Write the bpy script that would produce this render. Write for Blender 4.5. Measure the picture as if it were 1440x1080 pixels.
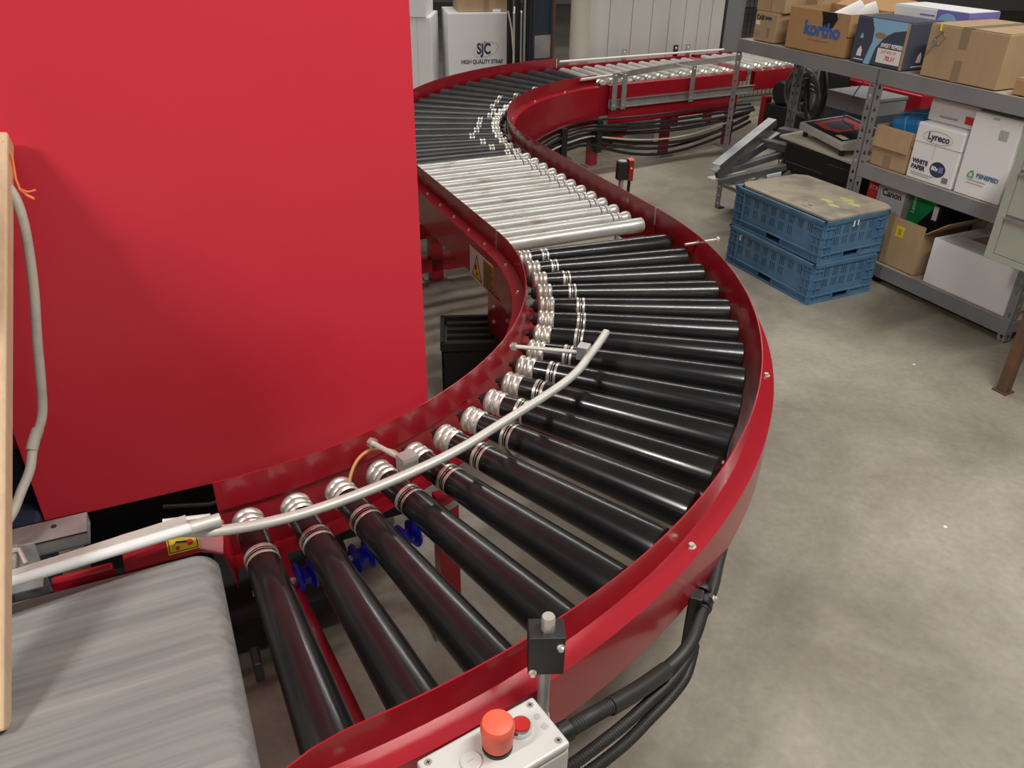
import bpy, math, random
from mathutils import Vector, Matrix
random.seed(7)
PI=math.pi
for o in list(bpy.data.objects): bpy.data.objects.remove(o)
C=bpy.context.scene.collection
S=bpy.context.scene
def R(d): return math.radians(d)

# ------------------------------------------------------------------ camera
cam=bpy.data.objects.new('camera',bpy.data.cameras.new('camera')); C.objects.link(cam)
pt,ro=.53535,-.014977
fw=Vector((0,math.cos(pt),-math.sin(pt))); rt=Vector((1,0,0)); dn=fw.cross(rt)
r2=math.cos(ro)*rt+math.sin(ro)*dn; d2=-math.sin(ro)*rt+math.cos(ro)*dn
cam.matrix_world=Matrix(((r2.x,-d2.x,-fw.x,0),(r2.y,-d2.y,-fw.y,0),(r2.z,-d2.z,-fw.z,1.6),(0,0,0,1)))
cam.data.sensor_width=36; cam.data.lens=1154.2/1440*36; cam.data.clip_start=.05
S.camera=cam
# ------------------------------------------------------------------ world, exposure, lamps
w=bpy.data.worlds.new('hall_air'); S.world=w; w.use_nodes=True
w.node_tree.nodes['Background'].inputs[0].default_value=(.95,.97,1,1)
w.node_tree.nodes['Background'].inputs[1].default_value=.16
S.view_settings.view_transform='Standard'; S.view_settings.look='None'
S.view_settings.exposure=0.08; S.view_settings.gamma=1; S.view_settings.use_curve_mapping=False
LAMPS=[  # x,y,z, rotz(deg), length, width, watts
 (-2.5,-1.15,3.7,35,1.3,.16,135),
 (1.5,.95,3.7,35,2.4,.14,106),
 (.6,6.6,3.9,35,5.0,.14,115),
 (5.0,4.4,3.9,35,5.0,.14,100),
 (3.0,-2.6,3.9,35,4.0,.14,38)]

# ------------------------------------------------------------------ materials
def mat(name,col,rough=.5,metal=0.,noise=None,bump=0.,coat=0.,spec=.5,emit=None,stretch=(1,1,1),nscale=8,coord='Object',rnoise=0):
    m=bpy.data.materials.new(name); m.use_nodes=True; nt=m.node_tree; b=nt.nodes['Principled BSDF']
    b.inputs['Base Color'].default_value=(*col,1); b.inputs['Roughness'].default_value=rough
    b.inputs['Metallic'].default_value=metal; b.inputs['Coat Weight'].default_value=coat
    b.inputs['Specular IOR Level'].default_value=spec
    if emit: b.inputs['Emission Color'].default_value=(*emit[0],1); b.inputs['Emission Strength'].default_value=emit[1]
    if noise or bump or rnoise:
        tc=nt.nodes.new('ShaderNodeTexCoord'); mp=nt.nodes.new('ShaderNodeMapping'); mp.inputs['Scale'].default_value=stretch
        nt.links.new(tc.outputs[coord],mp.inputs[0])
        n=nt.nodes.new('ShaderNodeTexNoise'); n.inputs['Scale'].default_value=nscale; n.inputs['Detail'].default_value=6; n.inputs['Roughness'].default_value=.6
        nt.links.new(mp.outputs[0],n.inputs[0])
        if noise:
            cr=nt.nodes.new('ShaderNodeValToRGB'); cr.color_ramp.elements[0].position=noise[1]; cr.color_ramp.elements[1].position=noise[2]
            cr.color_ramp.elements[0].color=(*col,1); cr.color_ramp.elements[1].color=(*noise[0],1)
            nt.links.new(n.outputs[0],cr.inputs[0]); nt.links.new(cr.outputs[0],b.inputs['Base Color'])
        if rnoise:
            mr=nt.nodes.new('ShaderNodeMapRange'); mr.inputs[1].default_value=.3; mr.inputs[2].default_value=.7
            mr.inputs[3].default_value=max(.05,rough-rnoise); mr.inputs[4].default_value=rough+rnoise
            nt.links.new(n.outputs[0],mr.inputs[0]); nt.links.new(mr.outputs[0],b.inputs['Roughness'])
        if bump:
            bp=nt.nodes.new('ShaderNodeBump'); bp.inputs['Strength'].default_value=bump; bp.inputs['Distance'].default_value=.002
            nt.links.new(n.outputs[0],bp.inputs['Height']); nt.links.new(bp.outputs[0],b.inputs['Normal'])
    return m
M_={}
M_['red']=mat('red_powder_coat',(.36,.010,.021),.25,noise=((.33,.009,.019),.4,.65),nscale=6,rnoise=.012,coat=.25)
M_['panel']=mat('red_machine_sheet',(.74,.036,.062),.42,noise=((.71,.034,.058),.4,.7),nscale=3)
M_['pvc']=mat('black_pvc',(.009,.009,.010),.24,noise=((.024,.023,.022),.5,.85),nscale=5,stretch=(1,.3,.3),rnoise=.02,coat=.1)
M_['pvcd']=mat('dusty_black_pvc',(.028,.028,.029),.40,noise=((.05,.05,.05),.4,.8),nscale=9)
M_['rubber']=mat('black_rubber',(.018,.018,.018),.6)
M_['zinc']=mat('zinc_steel',(.74,.72,.66),.33,.75,noise=((.60,.57,.50),.5,.8),nscale=12)
M_['zincw']=mat('white_zinc_roller',(.64,.64,.61),.36,.4,noise=((.34,.28,.22),.52,.74),nscale=6,stretch=(1.2,3,3),rnoise=.05)
M_['zincg']=mat('grey_zinc_roller',(.66,.66,.62),.38,.5,noise=((.45,.43,.38),.45,.8),nscale=8)
M_['dsteel']=mat('dark_galvanised',(.26,.265,.27),.4,.7,noise=((.16,.165,.17),.4,.7),nscale=9)
M_['steel']=mat('galvanised_steel',(.50,.51,.50),.42,.7,noise=((.36,.37,.36),.4,.7),nscale=12)
M_['alu']=mat('aluminium_rail',(.66,.65,.60),.45,.35,noise=((.60,.58,.53),.5,.8),nscale=14,stretch=(1,4,4))
M_['whiterail']=mat('white_plastic_rail',(.80,.80,.80),.3)
M_['shelf']=mat('shelf_grey_paint',(.30,.31,.32),.42,.25,noise=((.25,.255,.26),.4,.7),nscale=5)
M_['board']=mat('shelf_chipboard',(.42,.35,.26),.8,noise=((.32,.26,.19),.4,.7),nscale=30)
def floor_mat():
    m=bpy.data.materials.new('concrete_floor'); m.use_nodes=True; nt=m.node_tree; b=nt.nodes['Principled BSDF']
    tc=nt.nodes.new('ShaderNodeTexCoord')
    def nz(s,d=8,r=.62,dist=0):
        n=nt.nodes.new('ShaderNodeTexNoise'); n.inputs['Scale'].default_value=s; n.inputs['Detail'].default_value=d; n.inputs['Roughness'].default_value=r; n.inputs['Distortion'].default_value=dist
        nt.links.new(tc.outputs['Object'],n.inputs[0]); return n
    a=nz(1.1,9,.62,.6); c=nz(45,4,.6); e=nz(2.6,12,.72,.5)
    r1=nt.nodes.new('ShaderNodeValToRGB'); r1.color_ramp.elements[0].position=.3; r1.color_ramp.elements[1].position=.72
    r1.color_ramp.elements[0].color=(.222,.198,.158,1); r1.color_ramp.elements[1].color=(.44,.403,.33,1)
    nt.links.new(a.outputs[0],r1.inputs[0])
    r3=nt.nodes.new('ShaderNodeValToRGB'); r3.color_ramp.elements[0].position=.35; r3.color_ramp.elements[1].position=.6
    r3.color_ramp.elements[0].color=(.72,.70,.67,1); r3.color_ramp.elements[1].color=(1,1,1,1)
    nt.links.new(e.outputs[0],r3.inputs[0])
    mx=nt.nodes.new('ShaderNodeMix'); mx.data_type='RGBA'; mx.blend_type='MULTIPLY'; mx.inputs[0].default_value=.8
    nt.links.new(r1.outputs[0],mx.inputs[6]); nt.links.new(r3.outputs[0],mx.inputs[7])
    mx2=nt.nodes.new('ShaderNodeMix'); mx2.data_type='RGBA'; mx2.blend_type='OVERLAY'; mx2.inputs[0].default_value=.22
    nt.links.new(mx.outputs[2],mx2.inputs[6]); nt.links.new(c.outputs[0],mx2.inputs[7])
    nt.links.new(mx2.outputs[2],b.inputs['Base Color'])
    mr=nt.nodes.new('ShaderNodeMapRange'); mr.inputs[3].default_value=.38; mr.inputs[4].default_value=.62
    nt.links.new(e.outputs[0],mr.inputs[0]); nt.links.new(mr.outputs[0],b.inputs['Roughness'])
    bp=nt.nodes.new('ShaderNodeBump'); bp.inputs['Strength'].default_value=.08; nt.links.new(c.outputs[0],bp.inputs['Height']); nt.links.new(bp.outputs[0],b.inputs['Normal'])
    return m
M_['floor']=floor_mat()
def belt_mat():
    m=mat('worn_belt',(.185,.183,.178),.62,noise=((.30,.295,.285),.35,.72),nscale=5,stretch=(.35,9,9),bump=.15)
    return m
M_['belt']=belt_mat()
M_['card']=mat('cardboard',(.46,.32,.185),.8,noise=((.42,.29,.165),.4,.65),nscale=20,stretch=(1,1,.2))
M_['cardo']=mat('orange_cardboard',(.47,.27,.12),.8,noise=((.43,.25,.11),.4,.65),nscale=20)
M_['cardd']=mat('cardboard_inside',(.33,.235,.14),.85)
M_['cardw']=mat('white_card',(.86,.86,.86),.6,noise=((.82,.82,.83),.4,.7),nscale=4)
M_['tape']=mat('parcel_tape',(.30,.225,.15),.35)
M_['navy']=mat('navy_print',(.035,.045,.10),.6)
M_['blackp']=mat('black_print',(.02,.02,.03),.6)
M_['blue']=mat('blue_print',(.07,.14,.45),.6)
M_['lblue']=mat('light_blue_print',(.28,.52,.74),.6)
M_['slate']=mat('slate_print',(.065,.075,.115),.55)
M_['purple']=mat('purple_print',(.22,.19,.55),.5)
M_['redp']=mat('red_print',(.65,.05,.05),.6)
M_['greenp']=mat('green_print',(.01,.30,.08),.5)
M_['yellow']=mat('yellow_print',(.80,.62,.03),.5)
M_['yellowd']=mat('dark_yellow_print',(.42,.36,.03),.5)
M_['whitep']=mat('white_print',(.85,.85,.83),.5)
M_['bluegrey']=mat('blue_grey_print',(.09,.19,.34),.6)
M_['crate']=mat('blue_crate_plastic',(.075,.18,.31),.5,noise=((.12,.24,.37),.4,.75),nscale=9,bump=.05)
M_['foil']=mat('blue_foil',(.04,.26,.62),.3,bump=.6,nscale=14)
M_['ply']=mat('dirty_plywood',(.45,.39,.30),.75,noise=((.20,.18,.155),.45,.75),nscale=6)
M_['paint']=mat('yellow_green_paint',(.60,.64,.24),.6)
M_['wood']=mat('pine_timber',(.66,.48,.30),.7,noise=((.58,.40,.27),.4,.7),nscale=6,stretch=(8,8,.6))
M_['hose']=mat('grey_cable',(.46,.43,.36),.55,noise=((.33,.30,.25),.5,.75),nscale=20)
M_['orange']=mat('orange_twine',(.90,.25,.08),.7)
M_['obelt']=mat('amber_belt',(.55,.30,.12),.4)
M_['bluep']=mat('blue_pulley',(.01,.02,.55),.3)
M_['black']=mat('black_plastic',(.012,.012,.013),.45)
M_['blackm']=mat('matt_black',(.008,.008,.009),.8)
M_['dblue']=mat('dark_blue_steel',(.025,.035,.06),.5)
M_['conduit']=mat('black_conduit',(.022,.021,.02),.5)
M_['ctrl']=mat('pale_grey_plastic',(.62,.62,.60),.4,noise=((.56,.55,.52),.4,.7),nscale=10)
M_['ctrlg']=mat('grey_mark',(.45,.45,.44),.5)
M_['estop']=mat('faded_red_plastic',(.78,.13,.07),.5)
M_['button']=mat('red_button',(.62,.03,.03),.3)
M_['chrome']=mat('chrome',(.75,.75,.76),.18,.9)
M_['wall']=mat('white_panel',(.76,.76,.73),.5,noise=((.68,.68,.65),.4,.7),nscale=3,stretch=(1,1,.3))
M_['pipe']=mat('beige_pipe',(.62,.58,.51),.5)
M_['greyw']=mat('grey_column',(.27,.28,.29),.5)
M_['rear']=mat('far_wall_plaster',(.42,.41,.43),.8)
M_['cab']=mat('sage_steel',(.40,.43,.37),.4,noise=((.37,.40,.34),.4,.7),nscale=8)
M_['rust']=mat('rusty_steel',(.14,.085,.06),.65,.3,noise=((.22,.10,.05),.4,.7),nscale=14)
M_['cream']=mat('cream_board',(.66,.62,.50),.6)
M_['lamp']=mat('lamp_tube',(1,1,1),.5,emit=((1,.97,.92),6))
M_['led']=mat('red_led',(.9,.02,.02),.3,emit=((1,.05,.03),4))
M_['dred']=mat('dark_red_plastic',(.25,.01,.01),.25)
M_['ceil']=mat('ceiling_sheet',(.45,.45,.45),.8)
M_['cablew']=mat('pale_cable',(.60,.56,.45),.5)
M_['cableg']=mat('grey_rubber_hose',(.10,.095,.088),.5)

# ------------------------------------------------------------------ mesh builder
class MB:
    def __init__(s): s.v=[]; s.f=[]; s.sm=[]
    def add(s,vs,fs,smooth=False):
        o=len(s.v); s.v+= [tuple(x) for x in vs]; s.f+=[tuple(i+o for i in f) for f in fs]; s.sm+=[smooth]*len(fs); return s
    def box(s,x0,x1,y0,y1,z0,z1,mt=None):
        v=[Vector(p) for p in ((x0,y0,z0),(x1,y0,z0),(x1,y1,z0),(x0,y1,z0),(x0,y0,z1),(x1,y0,z1),(x1,y1,z1),(x0,y1,z1))]
        if mt: v=[mt@p for p in v]
        return s.add(v,((3,2,1,0),(4,5,6,7),(0,1,5,4),(1,2,6,5),(2,3,7,6),(3,0,4,7)))
    def lathe(s,prof,n=24,mt=None,cap=True,smooth=True):
        # prof: (x along axis X, radius)
        v=[];f=[]
        for x,r in prof:
            for k in range(n):
                a=2*PI*k/n; p=Vector((x,r*math.cos(a),r*math.sin(a))); v.append(mt@p if mt else p)
        for i in range(len(prof)-1):
            for k in range(n):
                f.append((i*n+k,(i+1)*n+k,(i+1)*n+(k+1)%n,i*n+(k+1)%n)[::-1])
        s.add(v,f,smooth)
        if cap:
            m=len(prof)-1
            s.add(v[:n],(tuple(range(n)),)); s.add(v[m*n:],(tuple(range(n))[::-1],))
        return s
    def tube(s,pts,r,n=10,smooth=True,cap=True,rf=None):
        pts=[Vector(p) for p in pts]; v=[];f=[]; up=Vector((0,0,1)); N=len(pts); pn=None
        for i,p in enumerate(pts):
            t=(pts[min(i+1,N-1)]-pts[max(i-1,0)]).normalized()
            if pn is None:
                a=up if abs(t.z)<.9 else Vector((1,0,0)); pn=(a-t*a.dot(t)).normalized()
            else: pn=(pn-t*pn.dot(t)).normalized()
            b=t.cross(pn); rr=rf(i) if rf else r
            for k in range(n):
                a=2*PI*k/n; v.append(p+pn*rr*math.cos(a)+b*rr*math.sin(a))
        for i in range(N-1):
            for k in range(n): f.append((i*n+k,i*n+(k+1)%n,(i+1)*n+(k+1)%n,(i+1)*n+k))
        s.add(v,f,smooth)
        if cap: s.add(v[:n],(tuple(range(n))[::-1],)); s.add(v[-n:],(tuple(range(n)),))
        return s
    def prism(s,poly,z0,z1,mt=None,flip=False):
        n=len(poly); v=[Vector((x,y,z0)) for x,y in poly]+[Vector((x,y,z1)) for x,y in poly]
        if mt: v=[mt@p for p in v]
        f=[tuple(range(n))[::-1],tuple(range(n,2*n))]+[(i,(i+1)%n,n+(i+1)%n,n+i) for i in range(n)]
        return s.add(v,f)
    def sweep(s,rings,smooth=True,close=True):
        n=len(rings[0]); v=[p for r in rings for p in r]; f=[]
        for i in range(len(rings)-1):
            for k in range(n): f.append((i*n+k,(i+1)*n+k,(i+1)*n+(k+1)%n,i*n+(k+1)%n))
        s.add(v,f,smooth); m=len(rings)-1
        s.add([v[k] for k in range(n)],(tuple(range(n)),)); s.add([v[m*n+k] for k in range(n)],(tuple(range(n))[::-1],))
        return s
    def mesh(s,name,m):
        me=bpy.data.meshes.new(name); me.from_pydata([tuple(x) for x in s.v],[],s.f)
        me.polygons.foreach_set('use_smooth',s.sm); me.materials.append(m); me.update()
        return me
def fixn(me):
    import bmesh
    bm=bmesh.new(); bm.from_mesh(me); bmesh.ops.recalc_face_normals(bm,faces=bm.faces); bm.to_mesh(me); bm.free()
def obj(name,mb,m,parent=None,loc=(0,0,0),rot=(0,0,0),bevel=0,label=None,sharp=None):
    me=mb.mesh(name,M_[m] if isinstance(m,str) else m) if isinstance(mb,MB) else mb
    if isinstance(mb,MB): fixn(me)
    o=bpy.data.objects.new(name,me); C.objects.link(o); o.parent=parent; o.location=loc; o.rotation_euler=rot
    if bevel:
        b=o.modifiers.new('bevel','BEVEL'); b.width=bevel; b.segments=2; b.limit_method='ANGLE'; b.angle_limit=R(40)
    if label: o['label']=label
    if isinstance(mb,MB) and any(mb.sm) :
        try: me.set_sharp_from_angle(angle=R(sharp or 40))
        except Exception: pass
    return o
def tag(o,label,cat,group=None):
    o['label']=label; o['category']=cat
    if group: o['group']=group
    return o
class Frame:
    def __init__(s,x,y,deg): s.x,s.y,s.a=x,y,R(deg)
    def w(s,p):
        c,q=math.cos(s.a),math.sin(s.a); return Vector((s.x+c*p[0]-q*p[1],s.y+q*p[0]+c*p[1],p[2]))
W0=Frame(0,0,0)
FA=Frame(-1.0575,2.2767,24.6)       # near curve centre; x across the straight, y along it
FB=Frame(1.3258,4.5759,28.6)        # far curve centre; x along the far straight
FS=Frame(1.213,4.838,-63.5)         # shelving: x along the front, y to the back
def thing(name,label,cat,fr=W0,loc=(0,0,0),rz=0,group=None):
    o=bpy.data.objects.new(name,None); C.objects.link(o); o.location=fr.w(loc); o.rotation_euler=(0,0,fr.a+R(rz)); o.empty_display_size=.1
    return tag(o,label,cat,group)
def single(name,mb,m,label,cat,fr=W0,loc=(0,0,0),rz=0,group=None,bevel=0):
    o=obj(name,mb,m,None,fr.w(loc),(0,0,fr.a+R(rz)),bevel); return tag(o,label,cat,group)
def struct(name,mb,m,fr=W0,loc=(0,0,0),bevel=0):
    o=obj(name,mb,m,None,fr.w(loc),(0,0,fr.a),bevel); o['kind']='structure'; return o
def dup(o,parent,loc=None,rot=None):
    c=o.copy(); C.objects.link(c); c.parent=parent
    if loc is not None: c.location=loc
    if rot is not None: c.rotation_euler=rot
    for ch in list(o.children): dup(ch,c)
    return c
def text(name,body,size,m,parent,loc,rot=(PI/2,0,0),align='LEFT',sx=1.,ext=.0004,bold=0,shear=0,label=None):
    cu=bpy.data.curves.new('t','FONT'); cu.body=body; cu.size=size; cu.align_x=align; cu.extrude=ext; cu.offset=bold; cu.shear=shear
    t=bpy.data.objects.new('t',cu); C.objects.link(t)
    bpy.context.view_layer.update()
    me=bpy.data.meshes.new_from_object(t.evaluated_get(bpy.context.evaluated_depsgraph_get()))
    bpy.data.objects.remove(t); me.materials.clear(); me.materials.append(M_[m]); me.name=name
    o=bpy.data.objects.new(name,me); C.objects.link(o); o.parent=parent; o.location=loc; o.rotation_euler=rot; o.scale=(sx,1,1)
    return o
def disc_mb(r,t,n=20,mt=None): return MB().lathe([(0,r),(t,r)],n,mt)
ZUP=Matrix.Rotation(-PI/2,4,'Y')     # lathe axis X -> Z
def T(x,y,z): return Matrix.Translation((x,y,z))
def smoothp(P,n=4):
    out=[]
    for i in range(len(P)-1):
        p0=P[max(i-1,0)];p1=P[i];p2=P[i+1];p3=P[min(i+2,len(P)-1)]
        for k in range(n):
            t=k/n; out.append(tuple(.5*((2*b)+(-a+c)*t+(2*a-5*b+4*c-d)*t*t+(-a+3*b-3*c+d)*t**3) for a,b,c,d in zip(p0,p1,p2,p3)))
    out.append(P[-1]); return out
def screw(parent,x,y,z,r=.006,h=.004,name='screw',m='zinc',rot=(0,0,0)):
    mb=MB().lathe([(0,r),(h*.6,r),(h,r*.7)],12,ZUP); mb.box(-r*.6,r*.6,-r*.12,r*.12,h,h+.0006)
    return obj(name,mb,m,parent,(x,y,z),rot)

# ------------------------------------------------------------------ setting
fl=MB().box(-9,12,-4,16,-.1,0); struct('floor',fl,'floor')
struct('ceiling',MB().box(-9,12,-4,16,5.2,5.3),'ceil')
struct('wall_back',MB().box(-9,12,15.8,16,0,5.2),'rear')
struct('wall_left',MB().box(-9.2,-9,-4,16,0,5.2),'rear')
struct('wall_right',MB().box(12,12.2,-4,16,0,5.2),'rear')
struct('wall_front',MB().box(-9,12,-4.2,-4,0,5.2),'rear')
for i,(x,y,z,a,L,wd,P) in enumerate(LAMPS):
    t=thing('ceiling_lamp','long white strip lamp hanging over the conveyor hall','lamp',W0,(x,y,z),a,'strip lamps over the hall')
    obj('housing',MB().box(-L/2-.05,L/2+.05,-wd/2-.04,wd/2+.04,.03,.1),'ctrl',t)
    obj('suspension_wire',MB().box(-.01,.01,-.01,.01,.1,5.2-z),'steel',t)
    ld=bpy.data.lights.new('lamp_light','AREA'); ld.shape='RECTANGLE'; ld.size=L; ld.size_y=wd; ld.energy=P; ld.color=(1,.965,.91)
    lo=bpy.data.objects.new('lamp_light',ld); C.objects.link(lo); lo.parent=t; lo.location=(0,0,.02)

# white insulated panel wall behind the far conveyor
wl=MB()
x0=.30
k=0
pw=[.24,.21,.19,.17,.16,.14,.13,.13]
struct('wall_panel_backing',MB().box(.28,1.66,2.285,2.33,0,2.6),'wall',FB).name='wall_behind'
x=.28
wb=bpy.data.objects['wall_behind']
for wd in pw:
    obj('panel',MB().box(x+.003,x+wd-.003,-.0,.03,.0,2.6),'wall',wb,(0,2.257,0),bevel=.004); x+=wd
struct('trim_1',MB().box(.02,.62,1.70,1.715,0,.33),'wall',FB)
# beige pipe, dark column, grey column
single('vertical_pipe',MB().lathe([(0,.075),(2.6,.075)],28,ZUP),'pipe','thick beige vertical pipe in front of the white panel wall','pipe',FB,(.215,2.19,0))
t=thing('steel_column','dark blue steel column behind the far conveyor, left of beige pipe','column',FB,(-.03,2.32,0))
obj('web',MB().box(-.1,.06,-.02,.03,0,2.6),'dblue',t)
obj('flange',MB().box(-.11,-.095,-.05,.06,0,2.6),'dblue',t); obj('flange',MB().box(.06,.075,-.05,.06,0,2.6),'rust',t)
obj('bracket',MB().box(-.09,.055,-.03,-.019,.56,.72),'steel',t)
t=thing('cable_drop','bundle of black cables hanging down beside the strap box','cable',FB,(-.3,2.32,0))
for i in range(7):
    obj('cable',MB().tube([(-.02+.026*i,.02*math.sin(i*2),.02),(-.02+.026*i+.01*math.sin(i),.02*math.sin(i*2),.6),(-.02+.026*i,.02*math.sin(i*2),2.6)],.012,8),'black',t)
obj('cable',MB().tube([(-.05,-.05,.9),(-.02,-.05,.78),(.0,-.05,.6),(.005,-.05,.3),(.005,-.05,.02)],.006,8),'cablew',t,label='thin cream cable')
obj('cable',MB().tube([(.085,-.05,.02),(.085,-.05,.6),(.095,-.05,2.6)],.008,8),'steel',t,label='thin grey conduit')
t=thing('grey_column','wide grey steel column right of the white panels','column',FB,(1.70,2.28,0))
obj('flange',MB().box(0,.16,0,.012,0,2.6),'greyw',t); obj('web',MB().box(.072,.084,.012,.2,0,2.6),'greyw',t); obj('flange',MB().box(0,.16,.2,.212,0,2.6),'greyw',t)
obj('flange',MB().box(.17,.30,.12,.132,0,2.6),'greyw',t)
# wire mesh fences
def mesh_fence(lab,x0,x1,y,zt,fr=FB,px=.05,pz=.05,cat='fence'):
    t=thing('mesh_fence',lab,cat,fr,(x0,y,0)); w_=x1-x0
    obj('fence_post',MB().box(-.03,0,-.02,.02,0,zt),'black',t); obj('fence_post',MB().box(w_,w_+.03,-.02,.02,0,zt),'black',t)
    n=int(w_/px)
    for i in range(1,n): obj('vertical_wire',MB().box(i*px-.002,i*px+.002,-.002,.002,.05,zt-.03),'black',t)
    for i in range(1,int(zt/pz)): obj('horizontal_wire',MB().box(0,w_,.002,.005,i*pz-.0015,i*pz+.0015),'black',t)
    return t
mesh_fence('black wire mesh fence right of the grey column',2.04,2.75,2.5,1.25)
single('red_cover',MB().box(0,.16,-.04,.02,.98,1.12),'red','small dark red cover box on mesh by grey column','cover',FB,(2.0,2.42,0),bevel=.004)
single('red_beam',MB().box(0,1.2,0,.06,1.07,1.16),'red','red horizontal beam above the wire mesh','beam',FB,(2.17,2.56,0),bevel=.004)

# ------------------------------------------------------------------ conveyors
RI,RO=1.0971,1.7491
ZT=.60; ZB=.533; 
def prof_side(r,sgn,zt,zbot,gap=False):
    """closed profile of guard+ledge+skirt. sgn=+1: ledge goes to larger r"""
    t=.003*sgn; L=.042*sgn
    return [(r,zt),(r+t,zt),(r+t,ZB+.002),(r+L,ZB-.006),(r+L,zbot),(r+L-t,zbot),(r+L-t,ZB-.010),(r,ZB-.003)]
def arc_side(R0,sgn,a0,a1,zt,zbot,n=56,round0=False,round1=False,extra=0):
    rings=[]
    for i in range(n+1):
        a=a0+(a1-a0)*i/n; z=zt
        if round0 and i<3: z=zt-[.035,.012,.002][i]
        if round1 and n-i<3: z=zt-[.035,.012,.002][n-i]
        rings.append([Vector((r*math.cos(a),r*math.sin(a),zz)) for r,zz in prof_side(R0,sgn,z,zbot)])
    return MB().sweep(rings)
def plate_arc(R0,a0,a1,z0,z1,th=.004,n=48):
    rings=[]
    for i in range(n+1):
        a=a0+(a1-a0)*i/n
        rings.append([Vector((r*math.cos(a),r*math.sin(a),z)) for r,z in ((R0,z0),(R0+th,z0),(R0+th,z1),(R0,z1))])
    return MB().sweep(rings)
def groove_prof(x0,n,r=.0275,p=.017):
    pr=[(x0,r*.80),(x0+.003,r*.93)]
    for i in range(n):
        x=x0+.004+i*p
        pr+=[(x,r*1.0),(x+p*.2,r*1.07),(x+p*.42,r*1.07),(x+p*.6,r*.93),(x+p*.8,r*.90),(x+p*.97,r*.95)]
    x=x0+.004+n*p
    pr+=[(x,r*1.04),(x+.007,r*1.06),(x+.011,r*.95)]
    return pr
rn=[0]
def black_roller(parent,L=.60,spread=.115,ri=.0285,ro_=.0455,seg=28,m='pvc'):
    def rr(x): return ri+(ro_-ri)*max(0,(x-.05))/(L-.05)
    g=groove_prof(0,2,ri*1.03); xe=g[-1][0]
    r=obj('roller',MB().lathe([(xe-.002,ri*.96),(spread,rr(spread)),(spread+.001,rr(spread)*1.0)]+[(spread+.03+ (L-.012-spread-.03)*k/6,rr(spread+.03+(L-.012-spread-.03)*k/6)) for k in range(7)]+[(L-.004,rr(L)*.99),(L-.001,rr(L)*.93)],seg),m,parent)
    obj('grooved_collar',MB().lathe(g,seg),'zinc',r)
    g2=[(spread,rr(spread)*.97),(spread+.002,rr(spread)*1.06),(spread+.008,rr(spread)*1.06),(spread+.010,rr(spread)*.99),(spread+.014,rr(spread)*1.02),(spread+.018,rr(spread)*.99),(spread+.021,rr(spread)*1.05),(spread+.026,rr(spread)*1.05),(spread+.028,rr(spread)*.98)]
    obj('ring_collar',MB().lathe(g2,seg),'zinc',r)
    obj('axle',MB().lathe([(-.024,.006),(.005,.006)],10),'black',r)
    obj('axle_cap',MB().lathe([(-.014,.013),(-.010,.017),(-.001,.021),(.003,.022)],18),'rubber',r)
    return r
def bolt_head(parent,loc,rot=(0,0,0),r=.009,name='bolt'):
    mb=MB().lathe([(0,r*1.35),(.0015,r*1.35)],16,ZUP); mb.lathe([(.0015,r),(.006,r),(.0075,r*.85)],6,ZUP,smooth=False)
    return obj(name,mb,'zinc',parent,loc,rot)
def leg_frame(parent,pts,z,wd=.06):
    for x,y in pts:
        l=obj('support_leg',MB().box(x-wd/2,x+wd/2,y-wd/2,y+wd/2,.012,z),'red',parent,bevel=.003)
        obj('foot_plate',MB().box(x-.055,x+.055,y-.055,y+.055,0,.012),'steel',l)
# --- near curve
ca=thing('curved_roller_conveyor','near red curved roller conveyor with black tapered rollers, running to the belt','conveyor',FA,(0,0,0))
A0,A1=R(-89.2),R(-.12)
obj('outer_guard',arc_side(RO,1,A0,A1,ZT,.405,64,round0=True),'red',ca,bevel=0,sharp=30)
obj('inner_guard',arc_side(RI,-1,A0,A1,ZT,.405,64),'red',ca,sharp=30)
obj('bearing_plate',plate_arc(RO+.006,A0,A1,.40,.531),'red',ca); obj('bearing_plate',plate_arc(RI-.010,A0,A1,.40,.531),'red',ca)
obj('bottom_flange',plate_arc(RO-.045,A0,A1,.399,.402,.083),'red',ca); obj('bottom_flange',plate_arc(RI-.038,A0,A1,.399,.402,.075),'red',ca)
protoA=[black_roller(ca,.585,sp) for sp in (.115,.118,.100,.085)]
seq=[1,1,0,0,1,0,0,3,3,3,2,0,0,0,2,2,3,3]
used=set()
for k in range(18):
    a=R(-86.7+4.82*k); j=seq[k]; p=protoA[j]
    loc=(1.133*math.cos(a),1.133*math.sin(a),.522); rot=(random.uniform(0,6),0,0)
    e=Matrix.Rotation(a,4,'Z')@Matrix.Rotation(.030,4,'Y')@Matrix.Rotation(random.uniform(0,6),4,'X')
    if j in used: o=dup(p,ca)
    else: o=p; used.add(j)
    o.location=loc; o.rotation_euler=e.to_euler()
for a in (-86.5,-62,-38,-14):   # bolts on the ledge
    a=R(a); bolt_head(ca,((RO+.022)*math.cos(a),(RO+.022)*math.sin(a),ZB-.003),r=.007)
for a in (-80.5,-50,-34,-20,-8):
    a=R(a); bolt_head(ca,((RI-.022)*math.cos(a),(RI-.022)*math.sin(a),ZB-.003),r=.005)
a=R(-79.3); bolt_head(ca,((RO-.0005)*math.cos(a),(RO-.0005)*math.sin(a),.575),(0,-PI/2,a),r=.005,name='rivet')
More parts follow.
